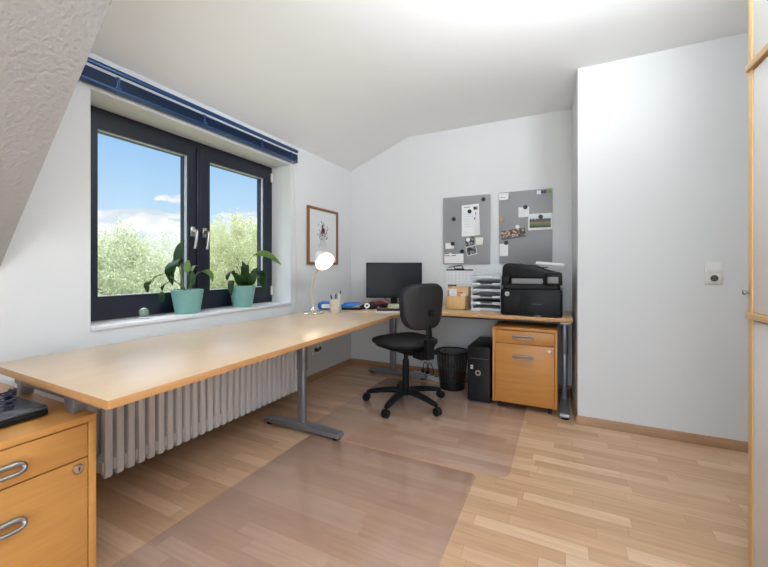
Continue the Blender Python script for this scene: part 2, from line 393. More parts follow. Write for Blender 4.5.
# window: dark frame with two sashes
win = thing('window_1', None, None, (-.25, -1.76, .767), kind='structure')
wx, wy, wz = win.location
def wbox(bm, x0, x1, y0, y1, z0, z1, bev=.004): box(bm, x0-wx, x1-wx, y0-wy, y1-wy, z0-wz, z1-wz, bev)
bm = NB()
for a in ((WY0, WY1, .767, .825), (WY0, WY1, 1.92, WZ1), (WY0, WY0+.06, .825, 1.92), (WY1-.06, WY1, .825, 1.92)): wbox(bm, -.30, -.215, *a, 0)
obj('window_frame', bm, m_frame, win)
for (s0, s1, g0, g1) in ((-2.462, -1.764, -2.382, -1.834), (-1.756, -1.057, -1.664, -1.120)):
    bm = NB()
    for a in ((s0, s1, .815, .902), (s0, s1, 1.845, 1.928), (s0, g0, .902, 1.845), (g1, s1, .902, 1.845)): wbox(bm, -.285, -.198, *a, 0)
    sash = obj('window_sash', bm, m_frame, win)
    bm = NB(); wbox(bm, -.244, -.230, g0-.01, g1+.01, .89, 1.855, 0); obj('glass_pane', bm, m_glass, sash)
    bm = NB()
    for a in ((g0-.006, g0+.006, .907, 1.840), (g1-.010, g1+.002, .907, 1.840), (g0, g1, .898, .907), (g0, g1, 1.840, 1.848)): wbox(bm, -.229, -.214, *a, .002)
    obj('glazing_bead', bm, m_bead, sash)
bm = NB(); wbox(bm, -.2, -.186, -1.776, -1.744, .83, 1.915, .004); obj('meeting_strip', bm, m_frame, win)
for hy_, s_ in ((-1.806, 1), (-1.712, 1)):
    bm = NB(); wbox(bm, -.199, -.186, hy_-.016, hy_+.016, 1.285, 1.355, .006)
    lathe(bm, [(0, 0), (.013, 0), (.012, .02), (.010, .032), (0, .034)], 16, T(-.188-wx, hy_-wy, 1.322-wz) @ RY(90))
    tube(bm, smooth_path([(-.158-wx, hy_-wy, 1.326-wz), (-.150-wx, hy_-wy, 1.315-wz), (-.148-wx, hy_-wy-.004, 1.268-wz), (-.152-wx, hy_-wy-.008, 1.218-wz), (-.156-wx, hy_-wy-.010, 1.198-wz)], 5), [.010]*20+[.009], 10)
    obj('window_handle', bm, m_nickel, win)
for z0 in (.83, 1.83):
    bm = NB(); wbox(bm, -.2, -.185, -1.046, -1.028, z0, z0+.075, .004); obj('hinge', bm, m_ivory, win)

# ------------------------------------------------------------------ outside
bm = NB(); box(bm, -60, -1.5, -40, 40, -6.2, -6.0); struct('ground', bm, plain('meadow_grass', lin(118, 126, 92), .9, noise=.25, nscale=2))
def leaf_mat(name, c1, c2):
    M = Mat(name); t = M.t
    gi = M.n('ShaderNodeNewGeometry'); oi = M.n('ShaderNodeMix', {'Factor': gi.outputs['Random Per Island'], 'A': c1, 'B': c2}, data_type='RGBA')
    M.link(oi.outputs['Result'], M.b.inputs['Base Color']); M.set(Roughness=.6)
    tl = M.n('ShaderNodeBsdfTranslucent', {'Color': oi.outputs['Result']}); out = [n for n in t.nodes if n.type == 'OUTPUT_MATERIAL'][0]
    mx = M.n('ShaderNodeMixShader', {0: .4, 1: M.b.outputs[0], 2: tl.outputs[0]}); M.link(mx.outputs[0], out.inputs['Surface']); return M.m
m_fol = [leaf_mat('willow_leaves', (.33, .37, .21, 1), (.58, .60, .42, 1)), leaf_mat('pale_leaves', (.40, .43, .31, 1), (.66, .67, .55, 1)), leaf_mat('yellow_green_leaves', (.35, .38, .19, 1), (.60, .61, .39, 1))]
m_bark = plain('tree_bark', lin(120, 108, 90), .9, noise=.3, nscale=12, bump=.5, bscale=20)
def tree(x, y, zb, top, rad, label, mi, n=16000, seed=1, leaf=.10):
    rs = np.random.RandomState(seed)
    root = thing('leafy_tree', label, 'tree', (x, y, zb), rs.rand()*6, 'trees outside the window')
    h = top-zb
    bm = NB(); tube(bm, smooth_path([(0, 0, 0), (.1, .05, h*.25), (-.05, .1, h*.5), (.1, 0, h*.8)], 4), [.22-.017*i for i in range(12)]+[.02], 10)
    for k in range(9):
        a = rs.rand()*6.28; z = h*(.28+.06*k); L = rad*(.7-.03*k)
        tube(bm, smooth_path([(0, 0, z), (L*.45*math.cos(a), L*.45*math.sin(a), z+L*.4), (L*math.cos(a), L*math.sin(a), z+L*.55)], 4), [.08-.008*i for i in range(8)]+[.012], 6)
    obj('trunk', bm, m_bark, root)
    # crown: leaf blades gathered around many twig tips on an ellipsoid shell
    nc = 420; u = rs.normal(size=(nc, 3)); u /= np.linalg.norm(u, axis=1)[:, None]
    rr = rad*(.45+.5*rs.rand(nc)**.6); cz = h-rad*1.35
    tips = u*rr[:, None]*np.array([1, 1, 1.32]); tips[:, 2] += cz
    idx = rs.randint(nc, size=n); pos = tips[idx]+rs.normal(size=(n, 3))*np.array([.16, .16, .30])*rad/3.0
    keep = pos[:, 2] > h*.12; pos = pos[keep]; n = len(pos)
    d1 = rs.normal(size=(n, 3)); d1[:, 2] -= .8; d1 /= np.linalg.norm(d1, axis=1)[:, None]
    d2 = np.cross(d1, rs.normal(size=(n, 3))); d2 /= np.linalg.norm(d2, axis=1)[:, None]
    L = leaf*(.7+.7*rs.rand(n))[:, None]
    V = np.stack([pos-d1*L, pos+d2*L*.34, pos+d1*L, pos-d2*L*.34], 1).reshape(-1, 3)
    me = bpy.data.meshes.new('foliage'); me.vertices.add(len(V)); me.vertices.foreach_set('co', V.ravel())
    me.loops.add(4*n); me.loops.foreach_set('vertex_index', np.arange(4*n)); me.polygons.add(n); me.polygons.foreach_set('loop_start', np.arange(0, 4*n, 4))
    me.update(); me.validate(); me.materials.append(m_fol[mi])
    o = bpy.data.objects.new('foliage', me); COL.objects.link(o); o.parent = root
tree(-11.5, 3.4, -6, 2.55, 2.1, 'bushy pale tree in the left half of the left window pane', 0, 46000, 1, .05)
tree(-11.8, 9.1, -6, 3.75, 2.3, 'tall pale willow-like tree filling the right window pane', 2, 46000, 2, .05)
tree(-19.0, 10.4, -6, 3.4, 3.0, 'paler tree farther off behind the tall plant leaf in the left window pane', 1, 46000, 3, .06)
tree(-18.8, 17.5, -6, 5.0, 2.7, 'yellow-green tree at the right edge of the right window pane', 0, 40000, 4, .06)
tree(-27.0, 10.9, -6, 3.9, 3.0, 'farthest pale tree behind the bushy one at the left edge of the left pane', 1, 34000, 5, .08)
tree(-27.0, 20.0, -6, 5.2, 3.0, 'far pale tree behind the dark post between the two window panes', 2, 34000, 6, .08)

# ------------------------------------------------------------------ blind over the window (raised)
bl = thing('window_blind', 'navy blue raised venetian blind above the dark window', 'blind', (.045, -1.77, 2.03))
bx, by, bz = bl.location
def bbox(bm, x0, x1, y0, y1, z0, z1, bev=.003, mi=0): box(bm, x0-bx, x1-bx, y0-by, y1-by, z0-bz, z1-bz, bev, 2, None, mi)
B0, B1 = -2.63, -.972
bm = NB(); bbox(bm, .0, .056, B0, B1, 2.071, 2.097, .008); obj('head_rail', bm, m_navy, bl)
bm = NB(); bbox(bm, .006, .046, B0+.004, B1-.004, 2.055, 2.0705, .002); obj('lit_gap_strip', bm, m_bead, bl)  # pale strip put in place of the lit gap under the rail
bm = NB()
for k in range(9): bbox(bm, .010, .052, B0+.005, B1-.005, 2.0+k*.006, 2.0040+k*.006, .001)
obj('slat_stack', bm, m_navyd, bl)
bm = NB(); bbox(bm, .006, .055, B0+.003, B1-.003, 1.983, 1.998, .005); obj('bottom_rail', bm, m_navy, bl)
for yy in (-2.41, -1.90, -1.40, -1.06):
    bm = NB(); bbox(bm, .0525, .056, yy-.008, yy+.008, 1.999, 2.056, .001); bbox(bm, .0525, .060, yy-.016, yy+.016, 1.992, 2.012, .003); obj('ladder_tape', bm, m_navy, bl)
bm = NB(); tube(bm, [(.05-bx, -1.045-by, 2.0-bz), (.05-bx, -1.03-by, 1.8-bz), (.05-bx, -1.0-by, 1.47-bz)], .0022, 6)
tube(bm, [(.05-bx, -1.0-by, 1.50-bz), (.05-bx, -.985-by, 1.33-bz)], [.005, .006], 8); obj('pull_cord', bm, m_cord, bl)
bm = NB(); tube(bm, smooth_path([(.012, -1.0, 1.98), (.006, -.955, 1.5), (.006, -.94, 1.0), (.006, -.945, .62)], 6), .0018, 6)
tag(obj('wall_cable', bm, m_cord), 'thin white cable running down the wall right of the window', 'cable')

# ------------------------------------------------------------------ radiator
NR = 28
rd = thing('column_radiator', 'white column radiator with many sections under the window and long desk', 'radiator', (.13, -1.84, .0))
y0 = -2.535
for k in range(NR):
    y = y0+k*.05+1.84
    bm = NB()
    prism(bm, rrect(.052, .092, .075, .64, .015, 3), y-.017, y+.017, 'Y', .007, None, 0, 2)
    prism(bm, rrect(-.065, -.03, .075, .64, .015, 3), y-.017, y+.017, 'Y', .007, None, 0, 2)
    for z in (.125, .585): box(bm, -.05, .08, y-.0245, y+.0245, z-.03, z+.03, .010)
    obj('section', bm, m_rad, rd)
for yy in (-2.38, -1.30):
    for z in (.2, .55): bm = NB(); box(bm, -.13, -.06, yy+1.84-.012, yy+1.84+.012, z-.012, z+.012); obj('wall_bracket', bm, m_rad, rd)
bm = NB(); lathe(bm, [(0, 0), (.014, 0), (.014, .02), (.022, .025), (.022, .07), (.018, .075), (0, .075)], 18, T(.03, -.765, .58) @ RX(90)); obj('thermostat_valve', bm, m_ivory, rd)

# ------------------------------------------------------------------ desks
ZD = .703; TH = .026
dk = thing('desk', 'long beech desk top on a silver T-leg below the window', 'desk', (.6, -1.95, 0))
dx, dy, _ = dk.location
pl = [(.205, -2.925), (1.030, -2.945), (1.0, -1.9), (.962, -.952), (.215, -.952)]
def desktop(poly, ox, oy, root, mtop):
    bm = NB(); prism(bm, [(x-ox, y-oy) for x, y in poly], ZD-TH, ZD, 'Z', .0025, None, 0, 2)
    bmesh.ops.recalc_face_normals(bm, faces=bm.faces[:])
    for f in bm.faces: f.material_index = 0 if f.normal.z > .5 else 1
    return obj('desk_top', bm, [mtop, m_edge], root)
desktop(pl, dx, dy, dk, m_top)
def tleg(root, cx, cy, ang, foot0, foot1, dark=True):
    """T leg; foot along local x rotated by ang"""
    M = T(cx, cy, 0) @ RZ(ang)
    bm = NB(); prism(bm, rrect(-.036, .036, -.024, .024, .02, 5), .40, ZD-TH-.012, 'Z', .001, M)
    prism(bm, rrect(-.031, .031, -.020, .020, .017, 5), .05, .42, 'Z', .001, M); obj('leg_column', bm, m_steel, root)
    bm = NB(); prism(bm, [(foot0, .016), (foot1, .016), (foot1, .034), (foot1-.012, .046), (.05, .058), (-.05, .058), (foot0+.012, .046), (foot0, .034)], -.034, .034, 'Y', .007, M); obj('leg_foot', bm, m_steel, root)
    for fx in (foot0+.035, foot1-.035):
        bm = NB(); lathe(bm, [(0, .0035), (.026, .0035), (.028, .010), (.024, .017), (0, .017)], 20, M @ T(fx, 0, 0)); obj('foot_glide', bm, m_blackp, root)
    bm = NB(); box(bm, foot0*.9, foot1*.9, -.03, .03, ZD-TH-.014, ZD-TH, .002, 2, M); obj('support_plate', bm, m_steel, root)
tleg(dk, .60-dx, -1.60-dy, 0, -.305, .305)
bm = NB(); lathe(bm, [(0, 0), (.005, 0), (.004, .006), (0, .007)], 10, T(.632-dx, -1.605-dy, .46) @ RY(90)); obj('screw', bm, m_blackp, dk)
bm = NB(); box(bm, .38-dx, .44-dx, -2.80-dy, -1.1-dy, ZD-TH-.032, ZD-TH, .004); box(bm, .78-dx, .82-dx, -2.80-dy, -1.1-dy, ZD-TH-.032, ZD-TH, .004); obj('frame_rail', bm, m_steel, dk)
bm = NB(); box(bm, .33-dx, .90-dx, -2.900-dy, -2.865-dy, ZD-TH-.036, ZD-TH, .003)
obj('end_beam', bm, m_steel, dk)
for xx, hw in ((.37, .014), (.72, .028)):
    bm = NB(); box(bm, xx-hw-dx, xx+hw-dx, -2.902-dy, -2.862-dy, .602, ZD-TH-.002, .004); obj('spacer_block', bm, m_steel, dk)

ds = thing('desk', 'beech corner desk along the back wall carrying monitor and printer', 'desk', (1.2, -.4, 0))
dx, dy, _ = ds.location
arc = [(.962, -.95), (.985, -.885), (1.02, -.82), (1.075, -.755), (1.14, -.70), (1.22, -.655), (1.31, -.628), (1.42, -.618)]
pl = [(.215, -.95)]+arc+[(2.196, -.605), (2.186, -.025), (.215, -.025)]
desktop(pl, dx, dy, ds, m_topx)
tleg(ds, .615-dx, -.215-dy, 0, -.265, .355)
tleg(ds, 2.145-dx, -.335-dy, 90, -.335, .275)
bm = NB(); box(bm, .62-dx, 2.13-dx, -.50-dy, -.46-dy, ZD-TH-.03, ZD-TH, .004); box(bm, .62-dx, 2.13-dx, -.15-dy, -.11-dy, ZD-TH-.03, ZD-TH, .004)
obj('frame_rail', bm, m_dgrey, ds)

# ------------------------------------------------------------------ left drawer cabinet
def handle_loop(L, d=.03, r=.0055, h=.022):
    """bow handle along local Y sticking out +X, a flattened loop"""
    bm = NB(); e = L/2; zt, zb = .009, -.011
    up = [(.012, -e+.014, zt), (.012, e-.014, zt)]
    tube(bm, up, r, 12)
    for q in (-1, 1):
        tube(bm, smooth_path([(.012, q*(e-.015), zt), (.014, q*(e-.004), zt-.003), (.018, q*e, -.001), (d-.004, q*(e-.004), zb+.003), (d, q*(e-.016), zb)], 5), [r-(r*.3)*k/20 for k in range(21)], 12)
        tube(bm, [(-.003, q*(e-.02), zt), (.012, q*(e-.02), zt)], r*.8, 10)
    tube(bm, [(d, -e+.015, zb), (d, e-.015, zb)], r*.7, 12)
    return bm
def merge_bm(a, b, M=None): return merge(a, b, M)
cb = thing('drawer_cabinet', 'beech drawer cabinet at the near end of the long desk, laptop on top', 'cabinet', (.42, -3.10, 0))
cx_, cy_, _ = cb.location
C0, C1, CF, CZ = -3.335, -2.862, .80, .601
bm = NB()
def cbx(bm, x0, x1, y0, y1, z0, z1, bev=.002): box(bm, x0-cx_, x1-cx_, y0-cy_, y1-cy_, z0, z1, bev)
cbx(bm, .06, CF, C0, C1, CZ-.021, CZ); cbx(bm, .06, CF, C1-.021, C1, .03, CZ-.021); cbx(bm, .06, CF, C0, C0+.021, .03, CZ-.021)
cbx(bm, .06, .08, C0+.02, C1-.02, .03, CZ-.02); cbx(bm, .06, CF-.005, C0+.02, C1-.02, .03, .05)
obj('carcass', bm, m_caby, cb)
bm = NB(); cbx(bm, .1, CF-.022, C0+.021, C1-.021, .05, CZ-.021, 0); obj('drawer_recess', bm, m_gap, cb)
for (z0, z1, lk) in ((.4755, .5765, 0), (.054, .4715, 1)):
    bm = NB(); cbx(bm, CF-.02, CF-.001, C0+.0235, C1-.0235, z0, z1, .0015); dr = obj('drawer_front', bm, m_caby, cb)
    zz = (z0+z1)/2-.003 if not lk else .372
    bm = handle_loop(.145, .028, .0082); bmesh.ops.transform(bm, matrix=T(CF-.002-cx_, -3.112-cy_, zz), verts=bm.verts[:]); obj('drawer_handle', bm, m_handle, dr)
    if lk:
        bm = NB(); lathe(bm, [(0, 0), (.0135, 0), (.0135, .008), (.012, .010), (0, .010)], 24, T(CF-.001-cx_, -2.912-cy_, .449) @ RY(90)); lk_o = obj('lock', bm, m_nickel, dr); bm = NB(); box(bm, CF+.008-cx_, CF+.0098-cx_, -2.9135-cy_, -2.9105-cy_, .444, .454); obj('keyhole', bm, m_gap, lk_o)
        
for xx in (.14, .72):
    for yy in (C0+.06, C1-.06):
        bm = NB(); lathe(bm, [(0, .0), (.02, 0), (.02, .012), (.012, .016), (.012, .031), (0, .031)], 16, T(xx-cx_, yy-cy_, 0)); obj('foot', bm, m_blackp, cb)

# laptop with cables on it
lp = thing('laptop', 'closed black laptop with grey lid lying askew on the near cabinet', 'laptop', (.575, -3.122, CZ+.001), R(2))
# local: x along depth toward the viewer edge, y along width
bm = NB(); prism(bm, rrect(-.125, .125, -.18, .18, .012, 4), .004, .020, 'Z', .003); obj('base', bm, m_blackp, lp)
bm = NB(); prism(bm, rrect(-.125, .123, -.18, .18, .012, 4), .021, .031, 'Z', .004); obj('lid', bm, m_lid, lp)
for a in ((-.10, -.15), (-.10, .15), (.10, -.15), (.10, .15)):
    bm = NB(); lathe(bm, [(0, 0), (.008, 0), (.008, .0045), (0, .0045)], 10, T(*a)); obj('rubber_foot', bm, m_blackp, lp)
cc = thing('power_cable', 'coiled dark blue cable heaped on the laptop lid', 'cable', (.53, -3.02, CZ+.033))
bm = NB()
pts = []
for k in range(46):
    a = k*.46; r = .055+.018*math.sin(k*1.3); pts.append((r*1.2*math.cos(a)+.01*math.sin(k), r*.9*math.sin(a)-.015+.012*math.cos(k*.7), .004+.0006*k+.005*abs(math.sin(k*.9))))
tube(bm, smooth_path(pts, 4), .0026, 6); obj('cable', bm, m_cableb, cc)
bm = NB(); box(bm, -.03, .03, -.014, .014, 0, .018, .004, 2, T(-.03, .055, 0) @ RZ(-20)); tube(bm, [(-.06, .066, .01), (-.09, .074, .01)], .007, 8); obj('plug', bm, m_blackp, cc)

# ------------------------------------------------------------------ right pedestal
pd = thing('drawer_pedestal', 'rolling beech drawer pedestal under the printer end of the desk', 'pedestal', (1.873, -.33, 0))
px_, py_, _ = pd.location
P0, P1, PF, PB, PZ0, PZ1 = 1.648, 2.098, -.632, -.06, .05, .617
bm = NB()
def pbx(bm, x0, x1, y0, y1, z0, z1, bev=.002): box(bm, x0-px_, x1-px_, y0-py_, y1-py_, z0, z1, bev)
pbx(bm, P0, P1, PF-.002, PB, PZ1-.018, PZ1); pbx(bm, P0, P0+.018, PF+.002, PB, PZ0, PZ1-.018); pbx(bm, P1-.018, P1, PF+.002, PB, PZ0, PZ1-.018); pbx(bm, P0+.017, P1-.017, PB-.016, PB, PZ0, PZ1-.017); pbx(bm, P0+.017, P1-.017, PF+.01, PB, PZ0, PZ0+.018)
obj('carcass', bm, m_cabx, pd)
bm = NB(); pbx(bm, P0+.018, P1-.018, PF+.02, PB-.02, PZ0+.018, PZ1-.018, 0); obj('drawer_recess', bm, m_gap, pd)
for (z0, z1, lk) in ((.5, .595, 0), (.054, .496, 1)):
    bm = NB(); pbx(bm, P0+.020, P1-.020, PF, PF+.019, z0, z1, .0015); dr = obj('drawer_front', bm, m_cabx, pd)
    zz = .551 if not lk else .405
    bm = handle_loop(.145, .028, .006); bmesh.ops.transform(bm, matrix=T(1.868-px_, PF+.002-py_, zz) @ RZ(-90), verts=bm.verts[:]); obj('drawer_handle', bm, m_handle, dr)
    if lk:
        bm = NB(); lathe(bm, [(0, 0), (.013, 0), (.013, .006), (.011, .008), (0, .008)], 24, T(2.045-px_, PF-py_, .468) @ RX(90)); obj('lock', bm, m_nickel, dr)
for xx in (P0+.05, P1-.05):
    for yy in (PF+.05, PB-.05):
        bm = NB(); lathe(bm, [(0, -.012), (.02, -.012), (.023, -.008), (.023, .008), (.02, .012), (0, .012)], 18, T(xx-px_, yy-py_, .0235) @ RY(90)); box(bm, xx-.014-px_, xx+.014-px_, yy-.014-py_, yy+.014-py_, .042, .051); obj('caster', bm, m_blackp, pd)

# ------------------------------------------------------------------ PC tower
pc = thing('computer_tower', 'black computer tower standing on the floor left of the rolling pedestal', 'computer', (1.535, -.345, 0))
bm = NB(); box(bm, -.088, .088, -.225, .225, .012, .44, .004); obj('case', bm, m_tower, pc)
bm = NB(); prism(bm, rrect(-.088, .088, .010, .442, .008, 3), -.243, -.226, 'Y', .004); fp = obj('front_panel', bm, m_blackp, pc)
bm = NB(); box(bm, -.075, .075, -.2455, -.242, .345, .35, 0); obj('drive_slot', bm, m_dgrey, fp)
bm = NB(); lathe(bm, [(.012, 0), (.022, 0), (.022, .004), (.012, .004), (.012, 0)], 28, T(-.005, -.243, .235) @ RX(90)); obj('power_button', bm, m_nickel, fp)
bm = NB(); box(bm, -.064, -.044, -.246, -.242, .262, .275, .001); box(bm, -.064, -.044, -.246, -.242, .280, .293, .001); obj('usb_port', bm, m_ivory, fp)
bm = NB(); box(bm, -.058, -.052, -.246, -.242, .085, .091, .001); obj('indicator', bm, m_mgrey, fp)
for a in ((-.07, -.2), (.07, -.2), (-.07, .2), (.07, .2)):
    bm = NB(); lathe(bm, [(0, 0), (.014, 0), (.013, .013), (0, .013)], 12, T(*a)); obj('foot', bm, m_blackp, pc)

# ------------------------------------------------------------------ waste bin
wb = thing('waste_bin', 'round black wire mesh waste bin between chair and computer tower', 'bin', (1.243, -.312, 0))
bm = NB(); lathe(bm, [(.108, .004), (.142, .325)], 64); obj('mesh_wall', bm, m_mesh, wb)
bm = NB(); lathe(bm, [(.139, .321), (.145, .318), (.148, .326), (.145, .333), (.139, .331), (.139, .321)], 48); obj('rim', bm, m_blackp, wb)
bm = NB(); lathe(bm, [(0, 0), (.109, 0), (.110, .012), (.106, .013), (.104, .004), (0, .004)], 40); obj('bottom', bm, m_blackp, wb)

# ------------------------------------------------------------------ floor mats
bm = NB(); prism(bm, rrect(.60, 1.885, -1.588, -.30, .07, 8), .0006, .0030, 'Z', .0008)
tag(obj('floor_mat', bm, m_mat), 'clear plastic floor mat under the black swivel chair', 'floor mat')
bm = NB(); prism(bm, rrect(.69, 1.735, -2.86, -1.612, .03, 6), .0006, .0030, 'Z', .0008)
tag(obj('floor_mat', bm, m_mat), 'clear plastic floor mat lying nearest the viewer, beside the long desk', 'floor mat')

# ------------------------------------------------------------------ office chair
ch = thing('office_chair', 'black swivel office chair on five casters in front of the corner desk', 'chair', (1.028, -.866, .003), R(150))
bm = NB(); lathe(bm, [(0, .075), (.036, .075), (.04, .085), (.04, .115), (.03, .125), (0, .125)], 24); obj('base_hub', bm, m_blackp, ch)
for k in range(5):
    a = 44+72*k; M = RZ(a)
    bm = NB(); tube(bm, [(.02, 0, .103), (.10, 0, .104), (.20, 0, .094), (.285, 0, .078), (.312, 0, .072)], [.029, .028, .025, .021, .015], 12, M, 0, (1.2, .8)); lg = obj('base_leg', bm, m_blackp, ch)
    bm = NB()
    for s in (-1, 1): lathe(bm, [(0, -.009), (.026, -.010), (.030, -.006), (.030, .006), (.026, .010), (0, .010)], 20, M @ T(.318, s*.0130, .0305) @ RX(90))
    box(bm, .300, .322, -.004, .004, .022, .062, .002, 2, M); tube(bm, [(.306, 0, .05), (.306, 0, .076)], .007, 8, M); obj('caster', bm, m_blackp, lg)
bm = NB(); lathe(bm, [(0, .12), (.026, .12), (.026, .34), (.0255, .345), (.017, .346), (.017, .43), (0, .43)], 24); obj('gas_column', bm, m_blackp, ch)
bm = NB(); box(bm, -.14, .10, -.07, .07, .405, .45, .012); box(bm, -.235, -.12, -.035, .035, .385, .45, .014)
tube(bm, [(-.05, -.06, .425), (-.05, -.2, .425), (-.04, -.235, .425)], [.006, .006, .011], 8)
obj('tilt_mechanism', bm, m_blackp, ch)
bm = NB(); blob(bm, .235, .225, .036, T(.02, 0, .495), 0, 3.2, 48, 18)
for v in bm.verts:
    if v.co.x > .12: v.co.z -= (v.co.x-.12)**2*1.2
obj('seat', bm, m_blackf, ch)
bm = NB(); blob(bm, .205, .205, .014, T(.01, 0, .462), 0, 3.6, 40, 10); obj('seat_pan', bm, m_blackp, ch)
# backrest: rounded pad in the local Y-Z plane, slightly curved
def backpad(rx, ry, rz, cx, cz, curve):
    bm = NB(); blob(bm, rx, ry, rz, None, 0, 3.5, 56, 28)
    for v in bm.verts:
        v.co.y *= 1+.10*(v.co.z/rz)
        v.co.x += curve*(v.co.y**2)*1.4+.10*v.co.z*-.6
    bmesh.ops.translate(bm, vec=(cx, 0, cz), verts=bm.verts[:]); return bm
obj('backrest', backpad(.028, .193, .170, -.235, .780, 1.0), m_blackf, ch)
obj('backrest_shell', backpad(.017, .185, .162, -.260, .780, 1.0), m_blackb, ch)
bm = NB(); tube(bm, smooth_path([(-.20, 0, .42), (-.255, 0, .44), (-.275, 0, .53), (-.275, 0, .60), (-.271, 0, .65)], 5), .021, 12, None, 0, (1.25, .7)); box(bm, -.300, -.252, -.036, .036, .40, .55, .012); obj('back_support', bm, m_blackp, ch)
bm = NB(); lathe(bm, [(0, 0), (.022, 0), (.026, .010), (.022, .024), (.012, .03), (0, .03)], 20, T(-.271, -.02, .735) @ RY(-90)); obj('adjusting_knob', bm, m_blackp, ch)
bm = NB(); tube(bm, [(-.262, -.02, .445), (-.265, -.10, .445)], [.018, .021], 14); obj('adjusting_lever', bm, m_blackp, ch)

# ------------------------------------------------------------------ monitor, keyboard, things in the corner
AZ = math.degrees(YAW)          # things facing the chair share this turn
ct, st = math.cos(YAW), math.sin(YAW)
mo = thing('monitor', 'black flat monitor standing in the desk corner behind the chair', 'monitor', (.63, -.22, ZD), R(26))
bm = NB(); prism(bm, rrect(-.277, .277, .068, .418, .006, 3), -.006, .024, 'Y', .003); obj('housing', bm, m_blackp, mo)
bm = NB(); box(bm, -.263, .263, -.0078, -.0055, .084, .404, 0); obj('screen', bm, m_screen, mo)
bm = NB(); prism(bm, rrect(-.032, .032, .008, .25, .006, 3), .024, .042, 'Y', .003); obj('stand_neck', bm, m_blackp, mo)
bm = NB(); prism(bm, rrect(-.11, .11, -.07, .11, .03, 6), .0, .010, 'Z', .003); obj('stand_base', bm, m_blackp, mo)
bm = NB(); tube(bm, smooth_path([(-.11, .03, .12), (-.09, .0, .06), (-.045, .02, .03), (0, .06, .03)], 6), .0035, 6); obj('monitor_cable', bm, m_cable, mo)
kb = thing('keyboard', 'dark keyboard with a light edge in front of the monitor', 'keyboard', (.955, -.68, ZD+.0005), R(29))
bm = NB(); prism(bm, rrect(-.22, .22, -.10, .10, .012, 4), 0, .010, 'Z', .003); obj('case', bm, m_greyt, kb)
bm = NB()
for r_ in range(6):
    for c_ in range(19):
        box(bm, -.208+c_*.0219, -.208+c_*.0219+.0188, -.08+r_*.0275, -.08+r_*.0275+.024, .0095, .0145, .0015, 1)
obj('keys', bm, m_blackp, kb)
kb.location = (.92, -.70, ZD+.0005)
bm = NB()
for k in range(5): prism(bm, rrect(-.075, .075, -.06, .06, .003, 2), k*.005, k*.005+.0046, 'Z', 0, RZ(3*math.sin(k*2.1)))
o = obj('note_pad', bm, m_pad); o.location = (.735, -.40, ZD+.0115); o.rotation_euler = (0, 0, R(24)); o.location.z = ZD+.0005; tag(o, 'pale green stack of note paper on the desk below the monitor', 'paper')

# desk lamp (lit)
dl = thing('desk_lamp', 'lit gooseneck desk lamp with round metal base on the long desk', 'lamp', (.335, -1.135, ZD+.0005))
bm = NB(); lathe(bm, [(0, 0), (.088, 0), (.09, .006), (.084, .012), (.05, .018), (.024, .028), (.014, .04), (.012, .055), (0, .055)], 40); obj('base', bm, m_chrome, dl)
c_, s_ = ct, st
def lpv(a, b, z): return (a*ct-b*st, a*st+b*ct, z)          # a: along the desk corner direction, b: away from it
neck = smooth_path([lpv(.006, 0, .045), lpv(-.006, 0, .13), lpv(-.008, 0, .21), lpv(.004, .0, .28), lpv(.03, .0, .335), lpv(.055, -.0, .36)], 8)
bm = NB(); tube(bm, neck, .0105, 12)
for i in range(0, len(neck)-1):
    for s2 in (0, .5):
        pp = Vector(neck[i]).lerp(Vector(neck[i+1]), s2); dd = (Vector(neck[i+1])-Vector(neck[i])).normalized()
        lathe(bm, [(.0105, -.0016), (.0122, 0), (.0105, .0016)], 12, T(*pp) @ dd.to_track_quat('Z', 'Y').to_matrix().to_4x4())
obj('gooseneck', bm, plain('pale_nickel', lin(216, 208, 194), .35, metal=.7), dl)
head = Vector(lpv(.075, -.0, .44)); axis = Vector(lpv(.50, -.62, -.52)).normalized()
MH = T(*head) @ axis.to_track_quat('Z', 'Y').to_matrix().to_4x4()
bm = NB(); lathe(bm, [(.0, -.092), (.016, -.09), (.022, -.066), (.042, -.045), (.063, -.012), (.078, .028), (.082, .05), (.0795, .05), (.075, .028), (.06, -.010), (.040, -.041), (.02, -.06), (0, -.062)], 40, MH); obj('lamp_shade', bm, m_lensin, dl)
bm = NB(); tube(bm, [neck[-1], (Vector(neck[-1])+MH @ Vector((0, 0, -.08)))/2, MH @ Vector((0, 0, -.085))], .010, 12); obj('shade_joint', bm, m_nickel, dl)
bm = NB(); lathe(bm, [(0, -.06), (.014, -.058), (.016, -.03), (.030, .0), (.033, .018), (.026, .036), (.012, .046), (0, .048)], 24, MH); obj('bulb', bm, m_bulb, dl)

# pen cup
cu = thing('pen_cup', 'patterned beige pen cup with pens on the desk beside the lamp', 'cup', (.455, -.995, ZD+.0005))
bm = NB(); lathe(bm, [(0, 0), (.045, 0), (.046, .004), (.049, .108), (.046, .108), (.043, .006), (0, .006)], 28); obj('cup', bm, m_cupm, cu)
def pen(label, a, r, L, tilt, m, mtip, cat='pen'):
    M = T(.455+r*math.cos(R(a)), -.995+r*math.sin(R(a)), ZD+.010) @ RZ(a) @ RY(tilt)
    p = thing('pen', label, cat, M.translation, 0, 'pens in the cup'); p.matrix_world = M
    bm = NB(); lathe(bm, [(0, 0), (.003, .006), (.0045, .016), (.0045, L-.02), (0, L-.02)], 10); obj('barrel', bm, m, p)
    bm = NB(); lathe(bm, [(.0046, L-.03), (.005, L-.028), (.0048, L-.002), (0, L)], 10); obj('cap', bm, mtip, p)
pen('white pen with black cap leaning right out of the pen cup', 24, .012, .17, 11, m_paper, m_blackp)
pen('black pen leaning left in the pen cup', 200, .012, .135, 11, m_blackp, m_blackp)
pen('dark red pencil standing upright in the middle of the pen cup', 90, .003, .14, 2, m_dred, m_blackp, 'pencil')
